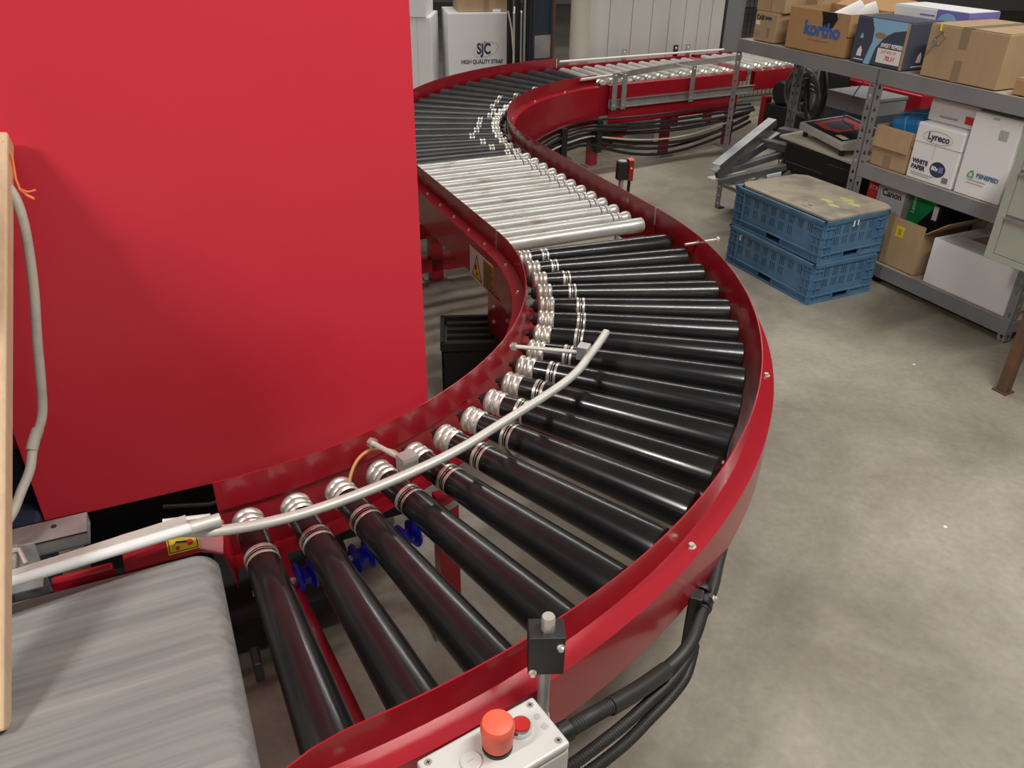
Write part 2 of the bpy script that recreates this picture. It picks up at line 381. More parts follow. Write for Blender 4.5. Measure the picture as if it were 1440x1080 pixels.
# cross members and drive shaft of the near curve
for a in (-84.5,-47,-12):
    a=R(a); m4=Matrix.Rotation(a,4,'Z')
    obj('cross_member',MB().box(RI-.035,RO+.035,-.018,.018,.38,.405,m4),'red',ca)
leg_frame(ca,[((r)*math.cos(R(a)),(r)*math.sin(R(a))) for a,r in ((-65,1.19),(-87,1.72),(-24,1.09))],.405,.05)
sh=obj('drive_shaft',plate_arc(1.250,R(-88),R(-66),.430,.438,.009,20),'steel',ca)
for a_,r_ in ((-83.2,1.252),(-77.8,1.262),(-73.0,1.268)):
    m4=Matrix.Rotation(R(a_),4,'Z')@T(r_,0,.434)@Matrix.Rotation(PI/2,4,'Z')
    pl=obj('pulley',MB().lathe([(-.020,.012),(-.018,.030),(-.013,.032),(-.006,.018),(.006,.018),(.013,.032),(.018,.030),(.020,.012)],20,m4),'bluep',ca)
    obj('pulley_hub',MB().lathe([(.020,.018),(.034,.018)],14,m4),'zinc',pl)
obj('shaft_bearing',MB().box(1.12,1.245,-.012,.012,.41,.45,Matrix.Rotation(R(-80.5),4,'Z')),'steel',ca)
# amber round belt over two roller ends
def arcpt(r,a,z): return (r*math.cos(R(a)),r*math.sin(R(a)),z)
obj('drive_belt',MB().tube(smoothp([arcpt(1.165,-76.2,.50),arcpt(1.155,-76.0,.545),arcpt(1.14,-74.5,.575),arcpt(1.135,-72.5,.582),arcpt(1.145,-70.8,.570),arcpt(1.155,-69.8,.55),arcpt(1.165,-69.3,.50)],5),.0035,8),'obelt',ca,label='amber coloured round belt')

# --- straight middle section with white rollers
LS=1.0985
cs=thing('straight_roller_conveyor','short straight red conveyor section with twelve white zinc rollers','conveyor',FA,(0,0,0))
def straight_side(x,sgn,y0,y1,zt,zbot):
    rings=[[Vector((r,y,z)) for r,z in prof_side(x,sgn,zt,zbot)] for y in (y0,y1)]
    return MB().sweep(rings,smooth=False)
obj('outer_guard',straight_side(RO,1,.004,LS-.004,ZT,.40),'red',cs); obj('inner_guard',straight_side(RI,-1,.004,LS-.004,ZT,.39),'red',cs)
obj('bearing_plate',MB().box(RO+.006,RO+.010,.002,LS-.002,.40,.531),'red',cs); obj('bearing_plate',MB().box(RI-.010,RI-.006,.002,LS-.002,.40,.531),'red',cs)
def white_roller(parent,plain=False):
    L=.60
    if plain:
        r=obj('roller',MB().lathe([(.02,.0235),(.021,.027),(L-.06,.027),(L-.058,.028),(L-.002,.028),(L,.024)],24),'zincw',parent)
        obj('end_ring',MB().lathe([(0,.018),(.003,.025),(.014,.025),(.019,.023)],20),'zinc',r); return r
    r=obj('roller',MB().lathe([(0,.02),(.004,.0262),(.055,.0262),(.056,.0255),(L-.085,.0255),(L-.083,.0225)],24),'zincw',parent)
    g=[(L-.085,.0225),(L-.083,.0265),(L-.076,.0265),(L-.072,.0225),(L-.066,.024),(L-.062,.0225),(L-.058,.0265),(L-.050,.0265),(L-.045,.0215),(L-.038,.021),(L-.033,.0245),(L-.016,.0265),(L-.006,.024),(L,.015)]
    obj('grooved_collar',MB().lathe(g,24),'zincw',r)
    obj('ring_collar',MB().lathe([(L-.088,.0262),(L-.0855,.0262)],20),'rubber',r)
    return r
wr=white_roller(cs)
for k in range(12):
    y=.040+.0915*k
    if k==0: o=white_roller(cs,True)
    else: o=wr if k==1 else dup(wr,cs)
    o.location=(RI+.022,y,.524); o.rotation_euler=(random.uniform(0,6),0,0)
for i in range(7): bolt_head(cs,(RI-.022,.06+i*.155,ZB-.003),r=.005)
for y in (.45,): obj('guard_hole',disc_mb(.011,.0008,18,Matrix.Rotation(0,4,'Z')),'hose',cs,(RO-.0009,.20,.567))  # pale disc standing for an open hole with floor seen through it
for y in (.30,.66,.96): bolt_head(cs,(RO+.022,y,ZB-.003),r=.005)
for x in (.12,.98): obj('cross_member',MB().box(RI-.035,RO+.035,x-.03,x+.03,.40,.43),'red',cs)
for x,s in ((RI,-1),(RO,1)):    # raw edges of butted guard sheets; pale strip paints in the light they catch
    for y in (.003,LS-.003):
        obj('lit_sheet_edge',MB().box(x-.0006*0,x+.0035*s,y-.0035,y+.0005,ZB,ZT-.001),'alu',cs)
# lower bracket plate with bolts at the inner side
bp=obj('bracket_plate',MB().box(RI-.052,RI-.045,-.30,-.04,.20,.40),'red',cs)
for y,z in ((-.10,.36),(-.10,.30),(-.22,.36),(-.22,.28)): bolt_head(bp,(RI-.052,y,z),(0,-PI/2,0),r=.007)
leg_frame(cs,[(1.20,.98),(1.66,.98)],.40)
obj('cross_brace',MB().box(.62,1.66,.95,1.01,.06,.12),'red',cs); obj('cross_brace',MB().box(.62,1.66,1.33,1.39,.08,.14),'red',cs)
leg_frame(cs,[(.62,.98),(.62,1.36)],.20)
# warning label on the inner skirt
lx=RI-.042-.0015
lb=obj('warning_label',MB().box(lx-.001,lx,-.084,.150,.383,.500),'whitep',cs,label='white and yellow warning label')
tri=MB().prism([(0,0),(.088,0),(.044,.088)],0,.0008); 
RX=Matrix.Rotation(-PI/2,4,'Z')@Matrix.Rotation(PI/2,4,'X')
def on_skirt(y,z): return (lx-.001,y,z)
SK=(PI/2,0,-PI/2)
obj('triangle_border',MB().prism([(0,0),(.10,0),(.05,.094)],0,.0006),'blackp',lb,on_skirt(.132,.393),SK)
obj('triangle',MB().prism([(.009,.005),(.091,.005),(.05,.083)],.0006,.0012),'yellow',lb,on_skirt(.132,.393),SK)
obj('hand_symbol',MB().prism([(.035,.03),(.052,.038),(.050,.052),(.043,.058),(.036,.048)],.0012,.0018).prism([(.044,.014),(.064,.018),(.062,.026),(.046,.022)],.0012,.0018),'blackp',lb,on_skirt(.132,.393),SK)
obj('yellow_field',MB().box(-.0008,0,-.078,.018,.389,.494),'yellowd',lb,(lx-.0012,0,0))
for i in range(9): 
    z=.483-i*.0105; obj('text_line',MB().box(-.0006,0,-.070+random.uniform(0,.02),.011,z-.0018,z+.0018),'blackp',lb,(lx-.0022,0,0))

# --- far curve
RB,RBO=1.375,2.027
cb=thing('curved_roller_conveyor','far red curved roller conveyor with black rollers, in front of strap box','conveyor',FB,(0,0,0))
B0,B1=R(175.9),R(92.2)
def relB(): pass
obj('outer_guard',arc_side(RBO,1,B0,B1,ZT,.33,64),'red',cb,sharp=30)
obj('inner_guard',arc_side(RB,-1,B0,R(97),ZT,.28,64),'red',cb,sharp=30)
obj('bearing_plate',plate_arc(RBO+.006,B0,B1,.33,.531),'red',cb); obj('bearing_plate',plate_arc(RB-.010,B0,B1,.33,.531),'red',cb)
obj('lit_sheet_edge',MB().box(-.0035,.0035,-.002,.002,ZB,ZT),'alu',cb,((RBO)*math.cos(B1),(RBO)*math.sin(B1),0))  # pale strip paints the light caught by the guard end
pb=[black_roller(cb,.585,sp,.0262,.0375,22,'pvcd') for sp in (.115,.10,.06,.15)]
seqb=[2,1,0,3,0,1,1,2,2,1,0,3,1,2,0,1,1,0,0,1]; used=set()
for k in range(19):
    a=R(174.2-4.40*k); j=seqb[k]
    e=Matrix.Rotation(a,4,'Z')@Matrix.Rotation(.0195,4,'Y')@Matrix.Rotation(random.uniform(0,6),4,'X')
    if j in used: o=dup(pb[j],cb)
    else: o=pb[j]; used.add(j)
    o.location=(1.412*math.cos(a),1.412*math.sin(a),.522); o.rotation_euler=e.to_euler()
for a in (168,145,125,110):
    a=R(a); bolt_head(cb,((RB-.022)*math.cos(a),(RB-.022)*math.sin(a),ZB-.003),r=.006)
for a in (165,140,112): obj('cross_member',MB().box(RB-.035,RBO+.035,-.03,.03,.33,.36,Matrix.Rotation(R(a),4,'Z')),'red',cb)
leg_frame(cb,[((r)*math.cos(R(a)),(r)*math.sin(R(a))) for a in (150,) for r in (1.42,1.98)]+[(-.17,1.36),(-.17,2.0)],.33)
gus=MB().prism([(-.20,.28),(.08,.28),(.06,.20),(-.14,.12),(-.20,.12)],-.004,.004,Matrix.Rotation(PI/2,4,'X'))
obj('gusset_plate',gus,'red',cb,(0,1.30,0))

# --- far straight section
cf=thing('straight_roller_conveyor','far straight red conveyor with dull grey rollers before white panel wall','conveyor',FB,(0,0,0))
U1=1.13
def rail_side(y,sgn,x0,x1,zt,zb):
    pr=[(y,zt),(y+.042*sgn,zt-.003),(y+.042*sgn,zb),(y+.039*sgn,zb),(y+.039*sgn,zt-.006),(y+.003*sgn,zt-.004),(y+.003*sgn,.40),(y,.40)]
    return MB().sweep([[Vector((x,p,z)) for p,z in pr] for x in (x0,x1)],smooth=False)
obj('near_side_frame',rail_side(RB,-1,-.075,1.06,.532,.275),'red',cf); obj('outer_side_frame',rail_side(RBO,1,-.075,1.15,.545,.33),'red',cf)
def grey_roller(parent,L=.585):
    r=obj('roller',MB().lathe([(.10,.0225),(.101,.0255),(L-.06,.0255),(L-.058,.0245),(L-.02,.0245),(L,.02)],20),'zincg',parent)
    obj('grooved_collar',MB().lathe([(0,.015),(.004,.024),(.018,.0265),(.03,.021),(.042,.022),(.05,.0265),(.062,.0265),(.068,.022),(.08,.022),(.086,.0265),(.098,.0265),(.10,.0225)],20),'zinc',r); return r
gr=grey_roller(cf)
for k in range(12):
    o=gr if k==0 else dup(gr,cf)
    o.location=(-.06+.1*k,RB+.022,.520); o.rotation_euler=(Matrix.Rotation(PI/2,4,'Z')@Matrix.Rotation(random.uniform(0,6),4,'X')).to_euler()
obj('cross_member',MB().box(1.10,1.16,RB,RBO,.46,.535),'red',cf)
obj('cross_member',MB().box(.45,.51,RB-.02,RBO+.02,.33,.36),'red',cf)
leg_frame(cf,[(.46,1.38),(.46,2.02),(1.05,1.38),(1.05,2.02)],.33,.055)
cc=obj('channel_rail',MB().box(-.08,1.20,-.004,0,.385,.44).box(-.08,1.20,-.022,-.004,.385,.389).box(-.08,1.20,-.022,-.004,.436,.44),'steel',cf,(0,RB-.043,0))
for x in (-.055,.022,.60): 
    b=obj('guide_bracket',MB().box(x-.019,x+.019,-.006,0,.375,.615),'steel',cf,(0,RB-.068,0),bevel=.001)
    bolt_head(b,(x,-.006,.402),(PI/2,0,0),r=.008); bolt_head(b,(x,-.006,.595),(PI/2,0,0),r=.007)
obj('guide_bar',MB().tube([(-.33,1.30,.592),(-.06,1.345,.592)],.010,10),'alu',cf)
obj('guide_bar',MB().prism([(-.03,1.345),(.58,1.50),(1.28,1.58),(1.28,1.586),(.58,1.506),(-.03,1.351)],.568,.605),'steel',cf)
obj('guide_rod',MB().tube([(-.055,1.31,.595),(-.055,1.36,.595)],.006,8).tube([(.022,1.31,.595),(.022,1.37,.595)],.006,8).tube([(.60,1.31,.595),(.60,1.50,.595)],.007,8),'zinc',cf)
for x in (.55,1.04,1.16):
    b=obj('rail_bracket',MB().box(x-.022,x+.022,0,.006,.48,.62),'steel' if x!=1.04 else 'black',cf,(0,RBO+.045,0))
    bolt_head(b,(x,-.001,.598),(PI/2,0,0),r=.008)
gt=obj('outer_guide_rail',MB().tube([(-.03,RBO+.035,.568),(1.52,RBO+.035,.560)],.009,10),'whiterail',cf,label='white round guide rail')

# --- next conveyor behind the shelf post
cn=thing('roller_conveyor_end','last conveyor section with bright rollers behind left shelf post','conveyor',FB,(1.2,0,0))
obj('near_side_frame',rail_side(RB,-1,0,.62,.532,.40),'red',cn); obj('outer_side_frame',rail_side(RBO,1,0,.62,.545,.33),'red',cn)
for k in range(6):
    o=dup(gr,cn,(.04+.105*k,RB+.022,.528),(0,0,PI/2)); 
leg_frame(cn,[(.2,1.38),(.2,2.02)],.33,.055)

t=thing('drive_motor','black drive motor unit with hoses behind the left shelf post','motor',FB,(1.30,1.12,0))
obj('motor_body',MB().lathe([(-.15,.07),(-.14,.085),(.12,.085),(.14,.06)],22,T(.16,.05,.40)),'black',t); obj('gear_case',MB().box(.28,.42,-.06,.16,.26,.46),'blackm',t,bevel=.01); obj('stand_plate',MB().box(.0,.45,-.05,.15,.0,.31),'blackm',t)
for i in range(4): obj('hose_loop',MB().tube([(.10+.03*i,-.10+.01*i,.20+.14*math.cos(2*PI*q/20)) if 0 else (.12+.02*i+(.13+.012*i)*math.sin(2*PI*q/20),-.10+.012*i,.20+(.15-.01*i)*math.cos(2*PI*q/20)) for q in range(21)],.011,8,cap=False),'black',t)
# --- cable bundle below the far conveyor
cbdl=thing('cable_bundle','bundle of black cables sagging below the far conveyor, one cream','cable',FB,(0,0,0))
random.seed(3)
paths=[(-1.35,.36,.12,.30),(-1.30,.33,.10,.28),(-1.33,.30,.07,.25),(-1.3,.27,.03,.21),(-1.3,.24,.00,.20),(-1.3,.22,-.02,.19),(-1.25,.20,-.04,.17)]
ZL=[.335,.305,.285,.245,.225,.235,.205,.185]; SG=[.005,.035,.045,.055,.105,.085,.125,.150]; ZE=[.315,.300,.285,.265,.225,.250,.215,.195]; CR=[.008,.010,.012,.013,.011,.006,.010,.010]
for i in range(8):
    pts=[]
    for j in range(29):
        t_=j/28; q=max(0,(t_-.35)/.65)
        if t_<.35:
            a=R(160-(160-101)*t_/.35); r=1.305-.009*(i%3); p=(r*math.cos(a),r*math.sin(a))
        else: p=(-.25+q*1.40,1.28-.012*(i%3)-.02*math.sin(q*PI*2+i))
        h=ZL[i]-(.07+.01*(i%3))*(1-min(1,t_/.35))**1.5 - SG[i]*math.sin(PI*q)**.9*(1 if q<.5 else 1) + (ZE[i]-ZL[i])*q
        pts.append((p[0],p[1],max(.03,h)))
    obj('cable',MB().tube(pts,CR[i],8),'black' if i!=5 else 'cablew',cbdl,label='thin cream cable' if i==5 else None)
for x,y in ((-.19,1.27),(-.52,1.18)): obj('cable_clip',MB().box(x-.02,x+.02,y-.025,y+.025,.12,.33),'black',cbdl)
single('junction_box',MB().box(-.06,.06,-.04,.04,0,.09),'cableg','small grey box standing below the far curve','box',FB,(-.42,1.35,0),bevel=.006)

# --- short rods, rails on the near curve
def rod(parent,p,q,r=.0055):
    o=obj('rail_rod',MB().tube([p,q],r,10),'alu',parent)
    d=(Vector(q)-Vector(p)).normalized()
    obj('rod_nut',MB().tube([Vector(p)+d*.004,Vector(p)+d*.016],r*2.1,6,smooth=False),'zinc',o)
    return o
gr2=thing('guide_rail','bent grey aluminium guide rail curving over the near black rollers','guide rail',FA,(0,0,0))
rp=[(-.085,-1.215),(0,-1.256),(.125,-1.271),(.262,-1.256),(.419,-1.218),(.52,-1.182),(.609,-1.140),(.761,-1.068),(.84,-1.025),(.896,-.985),(.945,-.940),(.985,-.905),(1.020,-.872),(1.050,-.842)]
def bar_sweep(P,wd,z0,z1):
    rings=[]
    for i,p in enumerate(P):
        a=P[max(i-1,0)]; b=P[min(i+1,len(P)-1)]; d=Vector((b[0]-a[0],b[1]-a[1],0)).normalized(); nn=Vector((-d.y,d.x,0))
        q=Vector((p[0],p[1],0))
        c=.004
        rings.append([q+nn*x+Vector((0,0,z)) for x,z in ((-wd/2+c,z0),(wd/2-c,z0),(wd/2,z0+c),(wd/2,z1-c),(wd/2-c,z1),(-wd/2+c,z1),(-wd/2,z1-c),(-wd/2,z0+c))])
    return MB().sweep(rings)
obj('rail',bar_sweep(smoothp(rp),.019,.600,.617),'alu',gr2,sharp=50)
obj('rail',bar_sweep([(-.08,-1.208),(.0,-1.226)],.010,.606,.626),'alu',gr2)
rod(gr2,(.339,-1.075,.598),(.392,-1.205,.610)); rod(gr2,(.790,-.800,.600),(.945,-.925,.610))
obj('rod_block',MB().box(-.018,.018,-.014,.014,.595,.630,T(.385,-1.195,0)@Matrix.Rotation(R(15),4,'Z')),'steel',gr2)
obj('rod_block',MB().box(-.016,.016,-.014,.014,.595,.630,T(.940,-.920,0)@Matrix.Rotation(R(45),4,'Z')),'steel',gr2)
gr1=thing('guide_rail','straight white guide rail along the left edge of the belt','guide rail',FA,(0,0,0))
obj('rail',MB().tube([(-.75,-1.350,.652),(-.34,-1.297,.640),(.0,-1.254,.629)],.0095,14),'whiterail',gr1)
obj('rail_backing',MB().prism([(-.75,-1.345),(-.34,-1.292),(-.04,-1.254),(-.04,-1.238),(-.34,-1.276),(-.75,-1.329)],.628,.646),'alu',gr1)
obj('rail_sleeve',MB().tube([(-.035,-1.2585,.630),(.015,-1.252,.628)],.0125,12),'alu',gr1,label='beige tape sleeve')
b=thing('guard_bolt','long bolt sticking through the outer guard near white rollers','bolt',FA,(RO,-.318,.578))
obj('bolt_shaft',MB().tube([(-.085,0,0),(.05,0,0)],.005,10),'zinc',b)
obj('bolt_nut',MB().tube([(-.03,0,0),(-.018,0,0)],.010,6,smooth=False),'zinc',b); obj('bolt_head',MB().tube([(.045,0,0),(.056,0,0)],.010,6,smooth=False),'zinc',b)

# ------------------------------------------------------------------ belt conveyor lower left
bc=thing('belt_conveyor','short belt conveyor with worn grey belt feeding the near curve','conveyor',FA,(0,0,0))
yb0,yb1=-1.245,-1.86
rb=.045; xe=-.048
rings=[]
pts=[(-1.1,.555)]+[(xe-.25+.05*k,.555) for k in range(6)]
for k in range(1,13): 
    a=PI/2-PI*k/12; pts.append((xe+rb*math.cos(a),.555-rb+rb*math.sin(a)))
pts+=[(-1.1,.555-2*rb)]
inner=[(-1.1,.555-2*rb+.004)]+[(xe+(rb-.004)*math.cos(-PI/2+PI*k/12),.555-rb+(rb-.004)*math.sin(-PI/2+PI*k/12)) for k in range(13)]+[(-1.1,.551)]
poly=pts+inner
n=len(poly); mb=MB(); nb=10
ring=[[Vector((x,yb0+(yb1-yb0)*i/nb,z)) for x,z in poly] for i in range(nb+1)]
mb.sweep(ring); obj('belt',mb,'belt',bc,sharp=60)
obj('end_roller',MB().lathe([(0,.04),(.6,.04)],24,Matrix.Rotation(-PI/2,4,'Z')),'rubber',bc,(xe,yb0-.008,.555-rb))
obj('slider_bed',MB().box(-1.1,xe-.05,yb1+.01,yb0-.01,.50,.549),'steel',bc)
# red side covers
lo=[(-.158,.004,.557),(-.03,.004,.560),(.008,.004,.540),(.022,.004,.45)]; hi=[(-.158,.062,.596),(-.03,.062,.598),(.020,.062,.572),(.030,.062,.45)]
mb=MB(); v=[]
for (a,b_,c),(d_,e_,f_) in zip(lo,hi): v+=[(a,b_,c),(d_,e_,f_),(d_,e_,f_-.003),(a,b_,c-.003)]
fs=[]
for k in range(3):
    o=4*k; fs+=[(o,o+4,o+5,o+1),(o+1,o+5,o+6,o+2),(o+2,o+6,o+7,o+3),(o+3,o+7,o+4,o)]
fs+=[(0,1,2,3),(15,14,13,12)]; mb.add(v,fs); obj('side_cover',mb,'red',bc,(0,yb0,0))
wl_=obj('warning_sticker',MB().box(-.027,.027,-.0006,.0006,-.025,.025),'yellow',bc,(-.056,yb0+.0300,.5775),(R(-56),0,0),bevel=0,label='yellow hand injury sticker')
obj('sticker_symbol',MB().prism([(-.014,.003),(.0,.008),(.010,.004),(.014,.014),(.006,.012),(.0,.019),(-.008,.012),(-.016,.014)],.0006,.0012,Matrix.Rotation(PI/2,4,'X')).prism([(-.02,-.016),(-.012,-.006),(.006,-.010),(.009,-.006),(-.011,-.002)],.0006,.0012,Matrix.Rotation(PI/2,4,'X')),'blackp',wl_)
obj('sticker_border',MB().box(-.025,.025,-.001,-.0004,-.023,-.0215).box(-.025,.025,-.001,-.0004,.0215,.023).box(-.025,-.0235,-.001,-.0004,-.023,.023).box(.0235,.025,-.001,-.0004,-.023,.023),'blackp',wl_); obj('sticker_symbol',MB().lathe([(0,.004),(.0006,.004)],14,T(-.010,-.0012,-.016)@Matrix.Rotation(PI/2,4,'Z')),'redp',wl_)
obj('sticker_symbol',MB().lathe([(0,.006),(.0006,.006)],16,T(.012,-.0012,-.010)@Matrix.Rotation(PI/2,4,'Z')),'redp',wl_,label='red roller mark')
obj('side_cover',MB().box(-.275,-.175,.0,.016,.54,.570),'red',bc,(0,yb0+.010,0),bevel=.005)
obj('side_frame',MB().box(-1.1,-.01,.006,.010,.40,.54),'blackm',bc,(0,yb0+.012,0)); obj('side_frame',MB().box(-1.1,-.01,-.012,-.008,.40,.54),'red',bc,(0,yb1,0))
for x in (-.9,-.25):
    for y in (yb0-.03,yb1+.03):
        l=obj('support_leg',MB().box(x-.025,x+.025,y-.025,y+.025,.01,.50),'red',bc); obj('foot_plate',MB().box(x-.05,x+.05,y-.05,y+.05,0,.01),'steel',l)
obj('belt_guide_arm',MB().box(.016,.032,-.225,-.18,.43,.475),'black',bc,(0,yb0,0),bevel=.004)
# aluminium profile and bracket by the belt
ap=thing('aluminium_profile','square aluminium tube end with a small hole above the belt','profile',FA,(-.21,-1.125,.60))
mb=MB()
for a,b_,c,d in ((-.20,0,-.0325,-.0295),(-.20,0,.0295,.0325)): mb.box(a,b_,c,d,-.028,.0)
mb.box(-.20,0,-.0325,.0325,-.003,0).box(-.20,0,-.0325,.0325,-.028,-.025)
obj('tube',mb,'steel',ap); obj('drill_hole',disc_mb(.005,.0006,16,ZUP),'blackm',ap,(-.055,.008,.0004))
obj('mounting_post',MB().box(-.16,-.14,-.01,.01,-.6,-.028),'steel',ap)
br=thing('rail_bracket','dull steel angle bracket holding the white rail beside the belt','bracket',FA,(-.30,-1.185,0))
obj('plate',MB().box(-.045,.012,-.003,.003,.42,.625),'steel',br); obj('flange',MB().box(-.045,.012,-.045,0,.560,.563),'steel',br)
obj('clamp',MB().box(-.04,-.01,-.075,-.003,.615,.635),'steel',br,bevel=.003); obj('bent_wire',MB().tube([(-.04,-.02,.64),(-.005,-.03,.64),(.004,-.06,.63)],.004,8),'zinc',br)
obj('base',MB().box(-.05,.02,-.035,.035,0,.42),'blackm',br)

# ------------------------------------------------------------------ big red machine
t=thing('shadow_cabinet','unseen grey cabinet added beside the red machine to shade its panel','cabinet',FA,(-.62,-1.03,0))  # added out of view to cast the diagonal shadow on the red panel
obj('cabinet_body',MB().box(-.19,.19,-.17,.17,.06,1.40),'greyw',t,bevel=.004); obj('door',MB().box(-.18,.18,-.18,-.171,.08,1.38),'cab',t,bevel=.003); obj('plinth',MB().box(-.17,.17,-.15,.15,0,.06),'blackm',t); obj('door_handle',MB().box(.13,.15,-.20,-.181,.75,.87),'steel',t)
mc=thing('strapping_machine','tall red sheet metal machine cabinet filling the left','machine',FA,(0,0,0))
obj('front_panel',MB().box(-.342,.561,-.80,-.785,.388,1.95),'panel',mc,bevel=.002)
obj('cabinet_body',MB().box(-.335,.552,-.784,-.16,.388,1.93),'panel',mc)
obj('base_frame',MB().box(-.30,.50,-.70,-.20,.06,.388),'blackm',mc)
obj('side_cheek',MB().box(-.60,-.36,-.72,-.25,.40,1.95),'panel',mc)
obj('motor_housing',MB().box(-.58,-.355,-.74,-.723,.30,.55).box(-.42,-.345,-1.0,-.75,.22,.42),'dblue',mc,bevel=.01)
obj('drip_tray',MB().box(-.40,.30,-1.02,-.715,.10,.14),'blackm',mc)
for x,y in ((-.26,-.64),(.46,-.64),(-.26,-.25),(.46,-.25)):
    obj('machine_foot',MB().lathe([(0,.03),(.06,.02)],16,ZUP),'steel',mc,(x,y,0))
obj('rear_cable',MB().tube([(-.1,-.82,.37),(0,-.84,.36),(.12,-.83,.365),(.25,-.82,.375)],.006,8),'black',mc)

# timber, hose, twine
tb=thing('timber_post','pale pine timber leaning at the far left edge','timber',FA,(0,0,0))
p0=Vector((-.325,-1.52,.556)); p1=Vector((-.188,-.812,1.222)); d=(p1-p0); 
ax=d.normalized(); sx=Vector((1,0,0)); sx=(sx-ax*sx.dot(ax)).normalized(); sy=ax.cross(sx)
def tbx(x0,x1,y0,y1,z0,z1):
    m4=Matrix(((sx.x,sy.x,ax.x,p0.x),(sx.y,sy.y,ax.y,p0.y),(sx.z,sy.z,ax.z,p0.z),(0,0,0,1))); return m4
m4=tbx(0,0,0,0,0,0)
obj('timber',MB().box(-.075,0,-.022,.022,.0,d.length,m4),'wood',tb,bevel=.004)
obj('screw',MB().lathe([(0,.004),(.003,.004)],10,m4@T(-.012,.0225,.045)@Matrix.Rotation(PI/2,4,'Z')),'zinc',tb)
ho=[(-.232,-.86,1.158),(-.205,-.87,1.150),(-.196,-.90,1.10),(-.205,-.93,1.00),(-.222,-.965,.90),(-.235,-.985,.82),(-.247,-1.00,.765),(-.270,-1.03,.725),(-.282,-1.06,.695),(-.30,-1.09,.673),(-.318,-1.13,.655),(-.335,-1.16,.655),(-.365,-1.17,.66),(-.42,-1.17,.68)]
hs=single('grey_hose',MB().tube(smoothp(ho,5),.0085,12),'hose','grey rubber hose hanging in a loop beside the timber','hose',FA)
obj('tape_joint',MB().tube([(-.257,-1.012,.748),(-.266,-1.022,.735),(-.274,-1.035,.720)],.0105,12),'hose',hs)
tw=[(-.198,-.84,1.225),(-.190,-.85,1.20),(-.193,-.862,1.165),(-.190,-.875,1.150),(-.178,-.885,1.146),(-.165,-.885,1.148)]
t=thing('orange_twine','frayed orange twine tied round the timber and hose','string',FA)
obj('strand',MB().tube(tw,.002,6),'orange',t); obj('strand',MB().tube([(-.19,-.876,1.15),(-.180,-.885,1.140),(-.170,-.892,1.135)],.0025,6),'orange',t); obj('strand',MB().tube([(-.21,-.835,1.232),(-.195,-.85,1.19),(-.20,-.865,1.165)],.0018,6),'orange',t)

# ------------------------------------------------------------------ control box, sensor block, conduits
cx=thing('control_box','pale grey push button control box with red emergency stop','control box',FA,(.305,-1.832,.489),9.5)
obj('housing',MB().box(-.100,.100,-.0475,.0475,0,.050),'ctrl',cx,bevel=.005); obj('lid',MB().box(-.100,.100,-.0475,.0475,.0505,.065),'ctrl',cx,bevel=.004)
for x in (-.087,.087):
    for y in (-.036,.036):
        s_=obj('lid_screw',MB().lathe([(0,.0055),(.0012,.0055)],16,ZUP),'zinc',cx,(x,y,.065)); obj('screw_cross',MB().box(-.003,.003,-.0007,.0007,.0012,.0016).box(-.0007,.0007,-.003,.003,.0012,.0016),'blackp',s_)
e=obj('emergency_stop',MB().lathe([(.006,.020),(.010,.0222),(.034,.0236),(.038,.0246),(.048,.0246),(.054,.0215),(.057,.014),(.058,.003)],32,ZUP),'estop',cx,(.008,.004,.065),label='faded orange-red mushroom button')
obj('black_collar',MB().lathe([(0,.0222),(.006,.0222)],28,ZUP),'black',e)
e=obj('push_button',MB().lathe([(.010,.0130),(.0135,.0126),(.014,.006)],28,ZUP),'button',cx,(.052,.009,.065)); obj('bezel',MB().lathe([(0,.0172),(.008,.0168),(.0125,.0140),(.011,.0128)],28,ZUP),'chrome',e)
e=obj('blanking_plug',MB().lathe([(0,.0155),(.003,.0155),(.0035,.014)],28,ZUP),'ctrl',cx,(-.036,.004,.065)); obj('coin_slot',MB().box(-.006,.006,-.0008,.0008,.0035,.0037),'ctrlg',e)
e=obj('moulded_mark',MB().lathe([(0,.0055),(.0004,.0055)],20,ZUP),'ctrlg',cx,(.084,.014,.065)); obj('moulded_mark',MB().box(-.005,.005,-.005,.005,0,.0004),'ctrlg',cx,(.084,-.006,.065),(0,0,R(20)))
obj('box_bracket',MB().box(-.05,.05,.03,.075,-.012,-.001),'steel',cx)
obj('bracket_arm',MB().box(-.03,.03,.060,.066,-.05,-.001),'steel',cx)
sb=thing('sensor_mount','black plastic clamp block with steel pin on a short rod','sensor mount',FA,(1.805*math.cos(R(-76.5)),1.805*math.sin(R(-76.5)),.45),-22)
obj('rod',MB().lathe([(0,.0095),(.155,.0095)],18,ZUP),'steel',sb)
obj('clamp_block',MB().box(-.027,.027,-.020,.020,.148,.225),'black',sb,bevel=.0015)
obj('steel_pin',MB().lathe([(.225,.0105),(.247,.0105),(.250,.009)],20,ZUP),'zinc',sb,(.002,.0,0))
for x,z in ((.020,.207),(-.020,.154)): bolt_head(sb,(x,-.020,z),(PI/2,0,0),r=.0045)
obj('mount_foot',MB().box(-.014,.014,-.004,.045,-.012,0),'steel',sb)
def corr(pts,r,p=.0055):
    P=smoothp(pts,12); # resample
    L=[0]
    for a,b in zip(P[:-1],P[1:]): L.append(L[-1]+(Vector(b)-Vector(a)).length)
    n=int(L[-1]/(p/2)); out=[]; j=0
    for i in range(n+1):
        s=L[-1]*i/n
        while j<len(L)-2 and L[j+1]<s: j+=1
        t=(s-L[j])/max(1e-9,L[j+1]-L[j]); out.append(Vector(P[j]).lerp(Vector(P[j+1]),t))
    return MB().tube(out,r,12,rf=lambda i:r*(1.0 if i%2 else .86))
